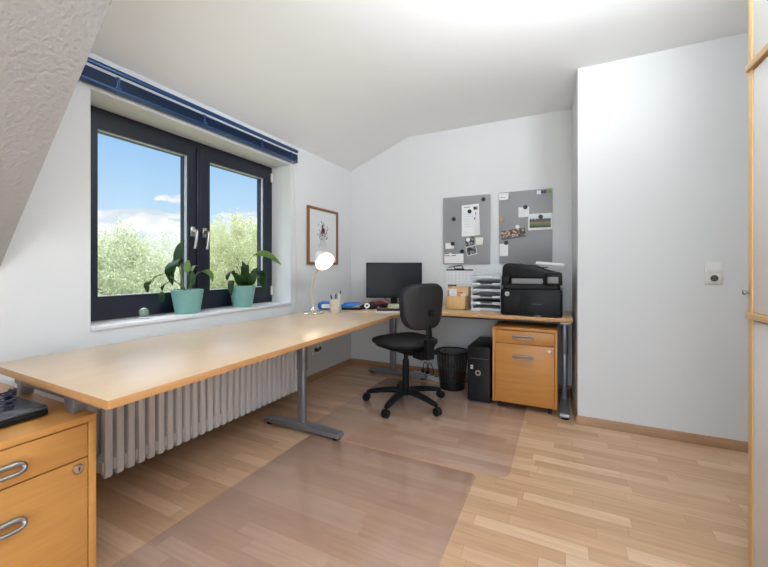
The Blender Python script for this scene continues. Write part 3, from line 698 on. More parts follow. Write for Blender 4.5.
pen('white pen with light cap standing behind the others in the pen cup', 60, .014, .155, 9, m_paper, m_greyt)
# blue case, stapler, tape dispenser, pouch
bc = thing('plastic_case', 'bright blue plastic case with a white label behind the pen cup', 'case', (.30, -.83, ZD+.0005), R(26))
bm = NB(); prism(bm, rrect(-.11, .075, 0, .068, .03, 6), -.05, .05, 'Y', .012); obj('body', bm, m_blue, bc)
bm = NB(); prism(bm, rrect(-.075, .01, .014, .048, .004, 3), -.052, -.0495, 'Y', 0); obj('label_sticker', bm, m_paper, bc)
sp = thing('hole_punch', 'blue and black hole punch lying right of the pen cup', 'punch', (.475, -.79, ZD+.0005), R(26))
bm = NB(); prism(bm, rrect(-.075, .10, 0, .018, .006, 3), -.03, .03, 'Y', .004); obj('base', bm, m_blackp, sp)
bm = NB(); prism(bm, [(-.08, .016), (-.02, .016), (.085, .046), (.10, .058), (.07, .066), (-.05, .062), (-.08, .045)], -.026, .026, 'Y', .008); obj('lever', bm, m_blue, sp)
td = thing('tape_dispenser', 'black tape dispenser with a white roll beside the hole punch', 'tape dispenser', (.585, -.665, ZD+.0005), R(26))
bm = NB(); prism(bm, [(-.075, 0), (.075, 0), (.078, .02), (.06, .05), (.03, .058), (-.01, .056), (-.045, .040), (-.078, .024)], -.026, .026, 'Y', .005); obj('body', bm, m_blackp, td)
bm = NB(); lathe(bm, [(.010, -.013), (.024, -.013), (.024, .013), (.010, .013), (.010, -.013)], 28, T(-.012, -.028, .032) @ RX(90)); obj('tape_roll', bm, m_paper, td)
bm = NB(); blob(bm, .085, .05, .024, T(0, 0, .0235), 0, 2.4, 32, 14)
for v in bm.verts: v.co.z += .004*math.sin(v.co.x*60)*max(0, (v.co.z-.01)/.03)
o = obj('pouch', bm, m_dred); o.location = (.555, -.42, ZD+.001); o.rotation_euler = (0, 0, R(30)); tag(o, 'dark red soft pouch left of the monitor foot', 'pouch')
bm = NB(); blob(bm, .055, .030, .016, T(0, 0, .0165), 0, 2.3, 28, 12); o = obj('computer_mouse', bm, m_blackp); o.location = (.655, -.52, ZD+.0005); o.rotation_euler = (0, 0, R(-30)); tag(o, 'small black computer mouse between the red pouch and the keyboard', 'mouse')

# wooden organiser
og = thing('desk_organiser', 'light wooden desk organiser box left of the letter trays', 'organiser', (1.30, -.28, ZD+.0005))
bm = NB()
box(bm, -.095, .085, -.10, -.092, 0, .118, .001); box(bm, -.095, .085, .062, .07, 0, .195, .001); box(bm, -.095, .085, -.015, -.007, 0, .185, .001); box(bm, -.095, .085, -.10, .07, 0, .006, .001)
prism(bm, [(-.10, 0), (.07, 0), (.07, .195), (-.015, .195), (-.02, .12), (-.10, .118)], .077, .085, 'X', .001); prism(bm, [(-.10, 0), (.07, 0), (.07, .195), (-.015, .195), (-.02, .12), (-.10, .118)], -.095, -.087, 'X', .001)
obj('box', bm, m_ward, og)
def card(label, cx, cy, w, h, z, m, tilt, rz=0, cat='card'):
    bm = NB(); box(bm, -w/2, w/2, -.001, .001, 0, h, 0, 2, RX(tilt)); o = obj('card', bm, m); o.location = (1.30+cx, -.28+cy, ZD+z); o.rotation_euler = (0, 0, R(rz)); return tag(o, label, cat, 'cards in the wooden organiser')
card('white card standing at the left in the wooden organiser', -.045, -.05, .07, .17, .008, m_paper, -4)
card('orange card in the middle of the wooden organiser', .0, -.045, .05, .135, .008, m_mago, -6, 6)
card('red card behind the orange one in the wooden organiser', .012, -.03, .05, .14, .008, m_redt, -3)
card('cream card standing at the right in the wooden organiser', .048, -.05, .045, .13, .008, m_cream, -3)

# letter trays
for k in range(6):
    z = ZD+.0005+k*.054
    t_ = thing('letter_tray', ['lowest light grey letter tray of the stack beside the printer', 'second letter tray from the bottom of the stack', 'third letter tray from the bottom of the stack', 'fourth letter tray from the bottom of the stack', 'fifth letter tray from the bottom, just under the top one', 'topmost light grey letter tray of the stack beside the printer'][k], 'letter tray', (1.545, -.21, z), R(3), 'stacked letter trays')
    bm = NB(); box(bm, -.12, .12, -.165, .165, .004, .008, .001)
    for s in (-1, 1): box(bm, s*.12-.003, s*.12+.003, -.165, .165, .0, .026, .001); 
    box(bm, -.12, .12, .160, .166, .0, .03, .001)
    for s in (-1, 1):
        box(bm, s*.085-.036, s*.085+.036, -.170, -.163, .0, .022, .002)
        for yy in (-.15, .14): box(bm, s*.117-.004, s*.117+.004, yy-.012, yy+.012, .02, .054 if k < 5 else .03, .001)
    obj('tray', bm, m_greyt, t_)
    if k != 2:
        bm = NB()
        for j in range(4): box(bm, -.105, .105, -.155+.004*j, .15, .0085+j*.003, .011+j*.003, 0, 2, RZ(.8*math.sin(j*2+k)))
        o = obj('paper_stack', bm, m_paper if k in (0, 3, 5) else m_ink); o.location = (1.545, -.21, z+.0004); o.rotation_euler = (0, 0, R(3))
        tag(o, ['white papers in the lowest letter tray', 'grey papers in the second letter tray from the bottom', '', 'white papers in the fourth letter tray from the bottom', 'grey papers in the fifth letter tray from the bottom', 'white papers lying in the topmost letter tray'][k], 'papers', 'papers in the letter trays')

# printer
pr = thing('printer', 'black multifunction printer at the right end of the back desk', 'printer', (1.915, -.362, ZD+.0005))
bm = NB(); prism(bm, rrect(-.215, .215, -.225, .225, .02, 4), .006, .20, 'Z', .006); obj('body', bm, m_blackg, pr)
bm = NB(); prism(bm, [(-.095, .008), (.19, .008), (.19, .188), (-.065, .188)], -.2315, -.224, 'Y', .002); obj('paper_drawer', bm, m_blackp, pr)
bm = NB(); box(bm, .01, .085, -.2335, -.231, .092, .097, 0); obj('model_plate', bm, m_dgrey, pr)
bm = NB(); box(bm, .03, .07, -.236, -.228, .004, .012, .001); obj('drawer_grip', bm, m_mgrey, pr)
bm = NB(); box(bm, -.217, -.211, -.20, .21, .02, .196, .001); obj('side_panel', bm, m_navyd, pr)
bm = NB(); box(bm, .211, .217, -.20, .21, .02, .196, .001); obj('side_panel', bm, m_navyd, pr)
bm = NB(); lathe(bm, [(0, 0), (.017, 0), (.017, .002), (0, .002)], 28, T(-.165, -.224, .165) @ RX(90)); lg = obj('round_logo', bm, m_greyt, pr)
obj('logo_letters', text_bm('hp', .026, .0006, T(-.165, -.2268, .166) @ RX(90), .25), m_blackg, lg)
bm = NB(); prism(bm, rrect(-.20, .20, -.185, .215, .02, 4), .198, .24, 'Z', .002); obj('output_bay', bm, m_blackp, pr)
bm = NB(); box(bm, -.135, .085, -.205, -.17, .242, .282, .003); obj('output_tray', bm, m_mgrey, pr)
bm = NB(); box(bm, -.21, -.155, -.20, .22, .235, .30, .008); box(bm, .09, .215, -.20, .22, .25, .30, .008); box(bm, -.21, .215, -.16, .22, .262, .31, .008); obj('scanner_body', bm, m_blackp, pr)
bm = NB(); box(bm, .095, .215, -.228, -.185, .235, .312, .006); cp = obj('control_panel', bm, m_blackg, pr)
bm = NB(); box(bm, .118, .188, -.2305, -.2275, .25, .296, .001); obj('display', bm, m_mgrey, cp)
bm = NB(); prism(bm, [(-.208, .288), (.214, .288), (.214, .322), (.10, .350), (.02, .385), (-.15, .400), (-.185, .395), (-.205, .37)], -.19, .21, 'Y', .008); obj('document_feeder', bm, m_blackp, pr)
bm = NB(); prism(bm, [(-.03, .352), (.10, .366), (.11, .371), (-.03, .358)], -.17, .17, 'Y', 0); obj('feeder_slot', bm, m_gap, pr)
bm = NB()
for j in range(5): box(bm, -.09, .10, -.12, .12, j*.004, j*.004+.0034, 0, 2, RZ(1.5*math.sin(j*2)))
o = obj('paper_stack', bm, m_paper); o.location = (2.035, -.44, 1.0875); o.rotation_euler = (0, R(5), R(3)); tag(o, 'white papers lying on top of the printer feeder', 'papers')

# ------------------------------------------------------------------ pinboards
def board(x0, x1, z0, z1, label):
    b = thing('magnetic_board', label, 'board', ((x0+x1)/2, 0, z0), 0, 'magnetic boards on the back wall')
    w = (x1-x0)/2; h = z1-z0
    bm = NB(); prism(bm, rrect(-w, w, 0, h, .004, 2), -.022, -.010, 'Y', .002); obj('steel_panel', bm, m_board, b)
    bm = NB(); box(bm, -w+.02, w-.02, -.010, -.0005, .02, h-.02); obj('wall_mount', bm, m_mgrey, b)
board(1.073, 1.525, 1.106, 1.757, 'left grey magnetic board on the back wall, nearer the corner')
board(1.606, 2.050, 1.110, 1.760, 'right grey magnetic board on the back wall, above the printer')
YB = -.0222
def sheet(name, x, z, w, h, label, cat, m=None, rot=0, curl=0, group='papers on the magnetic boards', off=0.0, taper=0):
    t = thing(name, label, cat, (x, YB-.0006-off, z), 0, group); t.rotation_euler = (0, R(rot), 0)
    bm = NB(); n = 8; lay = []
    for d_ in (0, .0007):
        vs = []
        for j in range(n+1):
            v = -h/2+h*j/n; row = []
            for i in range(n+1):
                u = (-w/2+w*i/n)*(1-taper*(v/h+.5)); lift = curl*max(0, (i/n-.55))**2*max(0, 1-(j/n))*4
                row.append(bm.verts.new((u, -lift-d_, v)))
            vs.append(row)
        lay.append(vs)
    for d_, vs in enumerate(lay):
        for j in range(n):
            for i in range(n):
                q = (vs[j][i], vs[j][i+1], vs[j+1][i+1], vs[j+1][i]); bm.faces.new(q if d_ else q[::-1])
    a, b_ = lay
    for k in range(n):
        for q in ((a[0][k], a[0][k+1], b_[0][k+1], b_[0][k]), (a[n][k+1], a[n][k], b_[n][k], b_[n][k+1]), (a[k+1][0], a[k][0], b_[k][0], b_[k+1][0]), (a[k][n], a[k+1][n], b_[k+1][n], b_[k][n])): bm.faces.new(q)
    obj('sheet', bm, m or m_paper, t); return t
def printed(t, name, x0, x1, z0, z1, m, yy=-.0008):
    bm = NB(); box(bm, x0, x1, yy-.0006, yy, z0, z1, 0); return obj(name, bm, m, t)
# procedural prints
def photo_mat(name, kind):
    M = Mat(name); tcn = M.n('ShaderNodeTexCoord'); s = M.n('ShaderNodeSeparateXYZ', {0: tcn.outputs['Generated']})
    if kind == 'field':
        nz = M.n('ShaderNodeTexNoise', {'Vector': tcn.outputs['Generated'], 'Scale': 9.0, 'Detail': 4.0})
        a = M.n('ShaderNodeMath', operation='MULTIPLY_ADD'); M.link(nz.outputs['Fac'], a.inputs[0]); a.inputs[1].default_value = .34; M.link(s.outputs['Z'], a.inputs[2])
        rp = M.n('ShaderNodeValToRGB', {'Fac': a.outputs[0]}); c = rp.color_ramp; c.interpolation = 'CONSTANT'
        c.elements[0].position = 0; c.elements[0].color = lin(40, 52, 24); c.elements[1].position = .34; c.elements[1].color = lin(84, 116, 44)
        for p, col in ((.52, lin(120, 134, 72)), (.60, lin(150, 80, 60)), (.68, lin(60, 76, 60)), (.92, lin(196, 212, 232)), (1.0, lin(222, 230, 238))): e_ = c.elements.new(p); e_.color = col
    else:
        vo = M.n('ShaderNodeTexVoronoi', {'Vector': tcn.outputs['Object'], 'Scale': 46.0 if kind == 'group' else 34.0})
        rp = M.n('ShaderNodeValToRGB', {'Fac': vo.outputs['Distance']}); c = rp.color_ramp
        c.elements[0].color = lin(232, 222, 210) if kind == 'group' else lin(210, 206, 200); c.elements[1].position = .7; c.elements[1].color = lin(40, 38, 40)
        e_ = c.elements.new(.38); e_.color = lin(150, 120, 100) if kind == 'group' else lin(96, 96, 100)
    M.link(rp.outputs[0], M.b.inputs['Base Color']); M.set(Roughness=.35); return M.m
m_phf, m_phg, m_phc = photo_mat('landscape_print', 'field'), photo_mat('group_print', 'group'), photo_mat('dark_print', 'c')
def magnet(x, z, m, label, r=.019, yoff=0.002):
    bm = NB(); lathe(bm, [(0, 0), (r, 0), (r, .006), (r-.002, .008), (0, .008)], 24, RX(90)); o = obj('round_magnet', bm, m); o.location = (x, YB-yoff, z); tag(o, label, 'magnet', 'magnets on the boards')
# left board
t = sheet('letter_sheet', 1.345, 1.522, .185, .30, 'large white letter sheet with dark pictures on the left board, its corner curling', 'paper', None, -2, .05, taper=.12)
for (a, b_, c1, d1) in ((.03, .07, .095, .125), (.045, .085, .035, .07), (.03, .085, -.0, .025)): printed(t, 'printed_picture', a, b_, c1, d1, m_phc, -.004)
printed(t, 'printed_line', -.06, .0, .125, .13, m_ink); printed(t, 'printed_line', -.07, -.01, -.12, -.117, m_inkb)
for j in range(6): printed(t, 'printed_line', -.065, .03, .06-.024*j, .063-.024*j, m_inkb)
sheet('note_card', 1.426, 1.32, .072, .07, 'cream note card on the left board right of the small photographs', 'paper', m_cream, 0, .02)
sheet('note_card', 1.138, 1.283, .084, .055, 'small white note at the left edge of the left board', 'paper', None, 1)
t = sheet('postcard', 1.180, 1.158, .190, .09, 'white postcard with a red line in the bottom left corner of the left board', 'postcard', None, -1, .0)
printed(t, 'red_stripe', -.095, .02, .026, .034, m_redt)
t = sheet('photograph', 1.335, 1.318, .085, .075, 'upper small dark photograph at the centre of the left board', 'photo', m_phc, -14, .02)
t = sheet('photograph', 1.352, 1.233, .098, .085, 'lower dark photograph with white border, tilted on the left board', 'photo', m_paper, -12, 0, off=.0016)
printed(t, 'picture', -.044, .044, -.036, .036, m_phc)
for (x, z, l) in ((1.464, 1.712, 'black magnet at the top right corner of the left board'), (1.334, 1.607, 'black magnet holding the large letter sheet'), (1.181, 1.542, 'black magnet alone on the left side of the left board'), (1.169, 1.302, 'black magnet on the small note at the left edge'), (1.262, 1.227, 'black magnet above the postcard, lower middle of the left board')): magnet(x, z, m_magnet, l)
magnet(1.319, 1.336, m_magw, 'white magnet on the small dark photograph'); magnet(1.147, 1.198, m_magw, 'white magnet on the postcard with the red line', .016)
# right board
t = sheet('note_card', 1.648, 1.722, .084, .062, 'white note in the top left corner of the right board', 'paper', None, 1, .02)
printed(t, 'printed_line', -.03, .03, -.012, -.008, m_ink)
t = sheet('colour_card', 1.985, 1.733, .118, .034, 'small white purple and green card at the top right corner of the right board', 'card', None, 0)
printed(t, 'purple_field', -.025, .018, -.016, .016, m_purple); printed(t, 'green_field', .018, .058, -.016, .016, m_greenp)
t = sheet('note_card', 1.819, 1.567, .09, .09, 'white note under a black magnet on the right board, left of the landscape photograph', 'paper', None, 0, .02)
for j in range(3): printed(t, 'printed_line', -.03, .028, .005-.016*j, .008-.016*j, m_inkb)
t = sheet('photograph', 1.953, 1.474, .195, .145, 'landscape photograph with white border on the right edge of the right board', 'photo', m_paper, 0, 0, off=.003)
printed(t, 'picture', -.086, .086, -.052, .050, m_phf)
t = sheet('photograph', 1.728, 1.376, .212, .082, 'tilted strip photograph of a group on the right board', 'photo', m_phg, -7, 0)
printed(t, 'lower_strip', -.105, .105, -.041, -.028, m_ink)
sheet('note_card', 1.647, 1.232, .075, .112, 'white note at the lower left edge of the right board', 'paper', None, 0, .01)
magnet(1.832, 1.610, m_magnet, 'black magnet holding the white note on the right board'); magnet(1.958, 1.516, m_magnet, 'black magnet holding the landscape photograph', .019, .006); magnet(1.668, 1.296, m_magnet, 'black magnet above the lower left note of the right board')
magnet(1.631, 1.504, m_mago, 'orange magnet at the left edge of the right board', .014); magnet(1.765, 1.438, m_magw, 'white magnet holding the tilted strip photograph', .017)

# wall calendar with clip
ca = thing('wall_calendar', 'white calendar sheet hanging below the left board behind the wooden organiser', 'calendar', (1.232, 0, .955))
bm = NB(); box(bm, -.13, .13, -.0065, -.005, -.105, .098); obj('sheet', bm, m_paper, ca)
bm = NB(); box(bm, -.131, .131, -.0085, -.004, .086, .100); obj('header_strip', bm, m_ink, ca)
bm = NB()
for k in range(7): box(bm, -.113+k*.0365, -.111+k*.0365, -.0072, -.0064, -.095, .08, 0)
for k in range(6): box(bm, -.12, .12, -.0072, -.0064, -.08+k*.03, -.0788+k*.03, 0)
obj('calendar_grid', bm, m_inkb, ca)
bm = NB(); box(bm, -.115, -.03, -.0074, -.0064, -.085, -.05, 0); obj('month_picture', bm, m_ink, ca)
bm = NB(); box(bm, -.05, .045, -.016, -.0015, .094, .108, .003); tube(bm, smooth_path([(-.045, -.012, .106), (-.045, -.018, .128), (.02, -.018, .135), (.04, -.014, .106)], 6), .0035, 8); tube(bm, smooth_path([(-.11, -.006, .118), (-.05, -.006, .128), (.02, -.006, .137)], 6), .003, 8); obj('clip', bm, m_blackp, ca)

# framed picture on the window wall
pf = thing('framed_picture', 'wood-framed picture of a red flower on the wall behind the desk lamp', 'picture', (0, -.545, 1.10))
fw, fh, ft = .25, .55, .024
bm = NB()
box(bm, .002, .024, -fw, fw, 0, ft, .003); box(bm, .002, .024, -fw, fw, fh-ft, fh, .003); box(bm, .002, .024, -fw, -fw+ft, ft-.002, fh-ft+.002, .003); box(bm, .002, .024, fw-ft, fw, ft-.002, fh-ft+.002, .003)
obj('frame', bm, m_pframe, pf)
bm = NB(); box(bm, .003, .010, -fw+.015, fw-.015, .015, fh-.015); obj('mount', bm, m_paper, pf)
bm = NB()
rs = random.Random(3)
stems = [(0, .13), (-.07, .12), (.06, .12)]
for k in range(34):
    a = rs.uniform(0, 6.28); rr = rs.uniform(.035, .10); y = rr*math.cos(a)*1.0-.005; z = .335+rr*math.sin(a)
    L = rs.uniform(.008, .018); prism(bm, [(-L*.4, 0), (0, -L), (L*.4, 0), (0, L)], .0101, .0106, 'X', 0, T(0, y, z) @ RX(math.degrees(a)+rs.uniform(-40, 40)))
    tube(bm, [(.0104, y, z), (.0104, y*.3, .335+(z-.335)*.3)], .0008, 4)
for k in range(8):
    tube(bm, smooth_path([(.0104, .0+.004*k-.015, .30), (.0104, .01*(k-4), .24), (.0104, .018*(k-4), .16+.01*(k % 3))], 4), .0009, 4)
obj('flower_stems', bm, m_ink, pf)
bm = NB()
for k in range(9):
    a = k*40; prism(bm, [(0, 0), (.012, .012), (.008, .03), (-.008, .03), (-.012, .012)], .0106, .0112, 'X', 0, T(0, .0, .335) @ RX(a))
obj('red_flower', bm, plain('pale_red_print', lin(176, 92, 92), .7), pf)
bm = NB(); box(bm, .013, .0145, -fw+.02, fw-.02, .02, fh-.02); obj('picture_glass', bm, m_pglass, pf)

# switch and sockets
def socket(bm, cy, cz, M):
    lathe(bm, [(.0195, .0095), (.0195, .004), (0, .004)], 28, M @ T(0, 0, 0), 1)
so = thing('wall_switch', 'white light switch above a socket on the chimney wall', 'switch', (2.939, CHD, 1.034))
bm = NB(); box(bm, -.043, .043, -.011, -.0005, -.068, .068, .005); obj('cover_frame', bm, m_ivory, so)
bm = NB(); box(bm, -.031, .031, -.0165, -.010, .006, .060, .002, 2, T(0, 0, 0) @ RX(0)); obj('rocker', bm, m_white, so)
bm = NB(); box(bm, -.031, .031, -.0145, -.010, -.060, -.002, .002); lathe(bm, [(.0225, 0), (.0225, .003), (.0195, .003), (.0195, 0)], 28, T(0, -.0145, -.031) @ RX(90)); obj('socket_insert', bm, m_ivory, so)
bm = NB(); lathe(bm, [(0, 0), (.0195, 0), (.0195, .0012), (0, .0012)], 28, T(0, -.0145, -.031) @ RX(90)); sk = obj('socket_recess', bm, m_hole, so)
bm = NB()
for s in (-1, 1): lathe(bm, [(0, 0), (.003, 0), (.003, .001), (0, .001)], 10, T(s*.0095, -.0157, -.031) @ RX(90))
obj('contact_hole', bm, m_blackp, sk)
s2 = thing('double_socket', 'double white wall socket low on the window wall behind the T-leg', 'socket', (0, -.635, .285))
bm = NB(); box(bm, .0005, .012, -.078, .078, -.041, .041, .004); obj('cover_frame', bm, m_ivory, s2)
for yy in (-.036, .036):
    bm = NB(); lathe(bm, [(0, 0), (.021, 0), (.021, .0015), (0, .0015)], 24, T(.0118, yy, 0) @ RY(90)); obj('socket_recess', bm, m_hole, s2)
bm = NB(); lathe(bm, [(0, 0), (.018, 0), (.018, .024), (.012, .034), (0, .036)], 20, T(.0133, -.671, .285) @ RY(90)); tag(obj('plug', bm, m_cable), 'black plug in the low double socket on the window wall', 'plug')
bm = NB(); 
for (a, b_, c_, d_) in ((-.19, .19, -.025, .025),): box(bm, a, b_, c_, d_, .001, .038, .006)
ps = thing('power_strip', 'light grey power strip with red switch on the floor behind the chair', 'power strip', (.965, -.145, 0), R(-26)); obj('body', bm, m_greyt, ps)
for k in range(4):
    bm = NB(); lathe(bm, [(0, 0), (.019, 0), (.019, .001), (0, .001)], 20, T(-.08+k*.06, 0, .0378)); obj('socket_recess', bm, m_hole, ps)
bm = NB(); box(bm, -.168, -.145, -.012, .012, .037, .043, .002); obj('switch', bm, m_redled, ps)
bm = NB()
for (p, q) in (((-.08, 0), (.86, -.10)), ((-.02, 0), (.93, -.06))):
    x0, y0_ = .965+p[0]*math.cos(R(-26)), -.145+p[0]*math.sin(R(-26))
    lathe(bm, [(0, .0), (.017, 0), (.017, .02), (.01, .03), (0, .031)], 16, T(x0, y0_, .0395))
    tube(bm, smooth_path([(x0, y0_, .068), (x0+.005, y0_+.01, .12), (x0+.02, y0_+.04, .13), (x0+.035, y0_+.075, .06), (x0+.03, y0_+.085, .0075), (x0-.01, -.024, .0075)], 6), .004, 7)
tag(obj('plugs_and_cables', bm, m_cable), 'black plugs with looping cables on the grey power strip', 'cables')
bm = NB(); tube(bm, smooth_path([(1.49, -.095, .06), (1.44, -.09, .05), (1.40, -.06, .02), (1.32, -.10, .0045), (1.16, -.18, .0045)], 7), .004, 7); tag(obj('tower_cable', bm, m_cable), 'black cable behind the waste bin leading to the computer tower', 'cable')

# ------------------------------------------------------------------ wardrobe on the right
wd = thing('wardrobe', 'tall white wardrobe with beech edges at the right edge of the picture', 'wardrobe', (2.95, -2.5, 0))
ox, oy, _ = wd.location
def wdx(bm, x0, x1, y0, y1, z0, z1, bev=.002): box(bm, x0-ox, x1-ox, y0-oy, y1-oy, z0, z1, bev)
XF = 2.69
bm = NB(); wdx(bm, XF+.022, 3.25, -3.12, -1.862, .0, 2.12); obj('carcass', bm, m_white, wd)
for a, b_ in ((-1.887, -1.8595), (-2.51, -2.49), (-3.122, -3.095)):
    bm = NB(); wdx(bm, XF, XF+.024, a, b_, .0, 2.125, .002); obj('upright', bm, m_ward, wd)
for (z0, z1) in ((.894, .915), (1.718, 1.740)):
    bm = NB(); wdx(bm, XF-.007, XF+.022, -3.124, -1.8570, z0, z1, .002); obj('rail', bm, m_ward, wd)
for (z0, z1) in ((.02, .889), (.917, 1.710), (1.744, 2.115)):
    for (a, b_) in ((-2.488, -1.889), (-3.093, -2.512)):
        bm = NB(); wdx(bm, XF+.003, XF+.0235, a, b_, z0, z1, .002); obj('door_panel', bm, m_white, wd)
bm = NB(); lathe(bm, [(0, 0), (.005, .0), (.005, .008), (.008, .011), (.007, .017), (0, .019)], 16, T(XF+.001-ox, -1.868-oy, .98) @ RY(-90)); obj('knob', bm, m_steel, wd)

# ------------------------------------------------------------------ plants on the sill
def blade(bm, path, width, mi=0, fold=.25, wmax=.45, side=None, tip=.02):
    """leaf along a path; width profile peaks at wmax"""
    P = smooth_path(path, 7); n = len(P); t = bmesh.new(); rows = []
    sd = Vector(side) if side else None
    for i, p in enumerate(P):
        d = (P[min(i+1, n-1)]-P[max(i-1, 0)]).normalized(); s = i/(n-1)
        x = sd if sd else d.cross(Vector((0, 0, 1)))
        x = (x-d*x.dot(d)); x = x.normalized() if x.length > 1e-3 else Vector((0, 1, 0))
        nn = x.cross(d).normalized()
        w = width*.5*(math.sin(math.pi*min(1, s**.75))**.85 if 0 < s < 1 else 0)+.0006
        rows.append([t.verts.new(p-x*w+nn*w*fold), t.verts.new(p-x*w*.5+nn*w*fold*.35), t.verts.new(p), t.verts.new(p+x*w*.5+nn*w*fold*.35), t.verts.new(p+x*w+nn*w*fold)])
    for a, b in zip(rows, rows[1:]):
        for k in range(4): t.faces.new((a[k], a[k+1], b[k+1], b[k]))
    bmesh.ops.solidify(t, geom=t.faces[:], thickness=.0008)
    return merge(bm, t, None, mi)
def pot(root, rt, rb, h, seg=40):
    bm = NB(); lathe(bm, [(0, 0), (rb-.004, 0), (rb, .004), (rb+(rt-rb)*.1, h*.1), (rb+(rt-rb)*.13, h*.14), (rt, h-.003), (rt-.002, h), (rt-.006, h), (rt-.010, h-.02), (0, h-.02)], seg); obj('pot', bm, m_teal, root)
    bm = NB(); lathe(bm, [(0, 0), (rt-.0105, 0), (rt-.0105, .006), (rt*.5, .009), (0, .008)], 24, T(0, 0, h-.02)); obj('soil', bm, m_soil, root)
def leafpart(root, stem, path, width, m, fold=.25, side=None):
    bm = NB(); tube(bm, smooth_path(stem, 6), .0028, 6); st_ = obj('stem', bm, m_stem, root)
    bm = NB(); blade(bm, path, width, 0, fold, .45, side); obj('leaf', bm, m, st_)
# coordinates in the sill frame: y along the sill (to the right in the picture), z up
p1 = thing('potted_plant', 'potted plant with drooping dark leaves in a teal pot, left one on the sill', 'plant', (-.098, -1.912, .7675), 0, 'potted plants on the window sill')
pot(p1, .098, .074, .155)
Z0 = .14
leafpart(p1, [(0, -.02, Z0), (.0, -.05, .25), (0, -.06, .33)], [(0, -.06, .30), (.0, -.07, .36), (.0, -.055, .43), (0, -.02, .48)], .05, m_leaf, .2, (.5, 1, 0))
leafpart(p1, [(0.01, -.02, Z0), (.03, -.06, .22), (.03, -.07, .32)], [(.03, -.06, .325), (.035, -.11, .345), (.04, -.15, .28), (.035, -.125, .185)], .085, m_leaf, .12, (1, .5, .5))
leafpart(p1, [(0, -.01, Z0), (.05, -.10, .2), (.05, -.15, .245)], [(.05, -.15, .245), (.055, -.20, .262), (.05, -.245, .235), (.05, -.262, .205)], .018, m_leaf, .2)
leafpart(p1, [(.05, -.20, .255), (.055, -.25, .245), (.055, -.272, .215)], [(.055, -.268, .222), (.055, -.295, .20), (.05, -.29, .175), (.05, -.285, .15)], .028, m_leaf, .15, (.4, 1, .3))
leafpart(p1, [(0, -.01, Z0), (.05, -.08, .19), (.05, -.13, .215)], [(.05, -.125, .215), (.055, -.165, .215), (.055, -.20, .19), (.05, -.205, .16)], .038, m_leaf, .1, (1, .3, .6))
leafpart(p1, [(.05, -.195, .175), (.05, -.20, .165), (.05, -.20, .15)], [(.05, -.20, .155), (.052, -.205, .13), (.05, -.20, .105), (.05, -.192, .09)], .035, m_leaf, .1, (.3, 1, 0))
leafpart(p1, [(0, .01, Z0), (0, .012, .22), (0, .0, .27)], [(0, .0, .265), (.0, -.004, .295), (.0, .0, .33), (0, .01, .35)], .042, m_leafl, .2, (.4, 1, 0))
leafpart(p1, [(0, .015, Z0), (0, .02, .23), (0, .03, .27)], [(0, .028, .262), (.0, .04, .295), (.0, .055, .312), (0, .075, .31)], .032, m_leafl, .2)
leafpart(p1, [(0, .02, Z0), (0, .045, .22), (0, .075, .265)], [(0, .07, .262), (.01, .115, .275), (.02, .155, .255), (.02, .18, .195)], .055, m_leafl, .15, (1, .2, .3))
leafpart(p1, [(0.02, 0, Z0), (.02, 0, .17), (.02, .01, .2)], [(.02, .0, .17), (.02, .01, .21), (.015, .02, .25), (.01, .02, .28)], .05, m_leaf, .2, (.4, 1, 0))
p2 = thing('potted_plant', 'potted plant with one long arching leaf in a teal pot, right on the sill', 'plant', (-.112, -1.44, .7675), 0, 'potted plants on the window sill')
pot(p2, .098, .072, .16)
Z0 = .145
leafpart(p2, [(0, .03, Z0), (0, .04, .26), (0, .06, .34), (.005, .09, .385)], [(.005, .085, .382), (.02, .16, .415), (.04, .26, .395), (.06, .37, .325)], .08, m_leafl, .18, (1, -.1, .6))
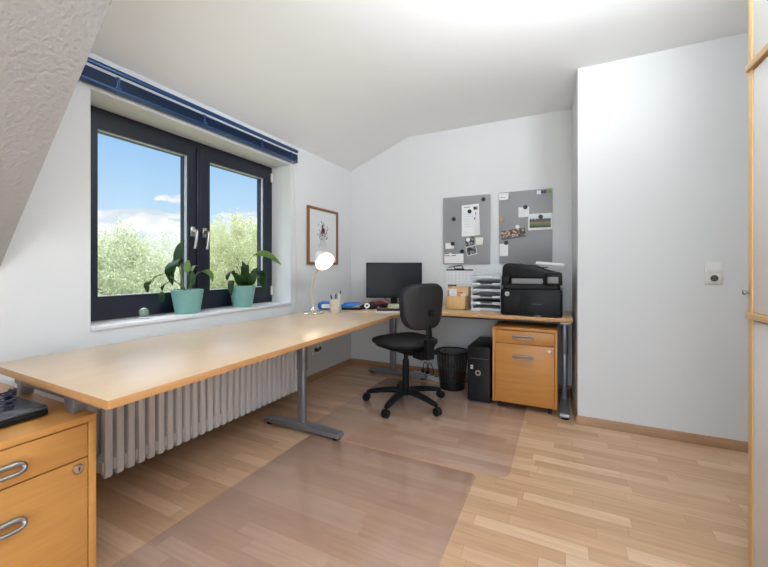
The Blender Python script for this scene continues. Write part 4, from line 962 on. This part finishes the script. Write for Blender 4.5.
for (dy2, L, tl, w, dp) in ((-.05, .13, -.05, .05, .0), (-.02, .17, -.03, .06, .02), (.005, .21, -.015, .055, .0), (.03, .16, .04, .055, .02), (.0, .12, .015, .075, .03), (.05, .10, .05, .05, .0), (-.035, .11, -.06, .06, .03), (-.01, .19, .03, .045, .0)):
    leafpart(p2, [(.01, dy2*.5, Z0), (.015, dy2*.7, Z0+.02), (.02, dy2*.8, Z0+.035)], [(.02, dy2*.8, Z0+.02), (.03+dp, dy2+tl*.25, Z0+L*.4), (.03+dp*1.6, dy2+tl*.8, Z0+L*.75), (.02+dp*2, dy2+tl*1.7, Z0+L*.98)], w, m_leaf, .3, (.6, 1, .1))
leafpart(p2, [(0, -.02, Z0), (.02, -.06, .24), (.02, -.10, .27)], [(.02, -.09, .265), (.03, -.14, .272), (.04, -.175, .24), (.04, -.18, .205)], .05, m_leaf, .1, (1, .3, .5))
leafpart(p2, [(0, -.03, Z0), (.04, -.10, .19), (.04, -.13, .2)], [(.04, -.12, .205), (.045, -.145, .19), (.045, -.15, .14), (.04, -.14, .09)], .045, m_leaf, .1, (.5, 1, 0))
leafpart(p2, [(0, .03, Z0), (.02, .09, .23), (.02, .12, .255)], [(.02, .10, .25), (.03, .15, .262), (.035, .19, .235), (.03, .195, .21)], .06, m_leaf, .1, (1, .3, .5))
leafpart(p2, [(0, .03, Z0), (.02, .10, .2), (.02, .13, .215)], [(.02, .12, .22), (.03, .155, .215), (.03, .19, .165), (.03, .20, .10)], .055, m_leaf, .1, (.6, 1, 0))
leafpart(p2, [(0, -.01, Z0), (.0, -.02, .24), (.0, -.04, .29)], [(.0, -.035, .28), (.0, -.06, .305), (.0, -.10, .315), (.0, -.14, .322)], .012, m_leaf, .1)

# small glass ball on its foot
gb = thing('glass_ball', 'small grey-green glass ball on a flat foot on the sill, left of the plants', 'ornament', (-.075, -2.205, .7675))
bm = NB(); lathe(bm, [(0, 0), (.026, 0), (.03, .004), (.026, .009), (.012, .013), (0, .013)], 28); obj('foot', bm, m_greyt, gb)
bm = NB(); lathe(bm, [(.027*math.sin(math.pi*k/14) if 0 < k < 14 else 0, .0365-.027*math.cos(math.pi*k/14)) for k in range(15)], 24); obj('ball', bm, m_glassball, gb)
bpy.context.view_layer.update()
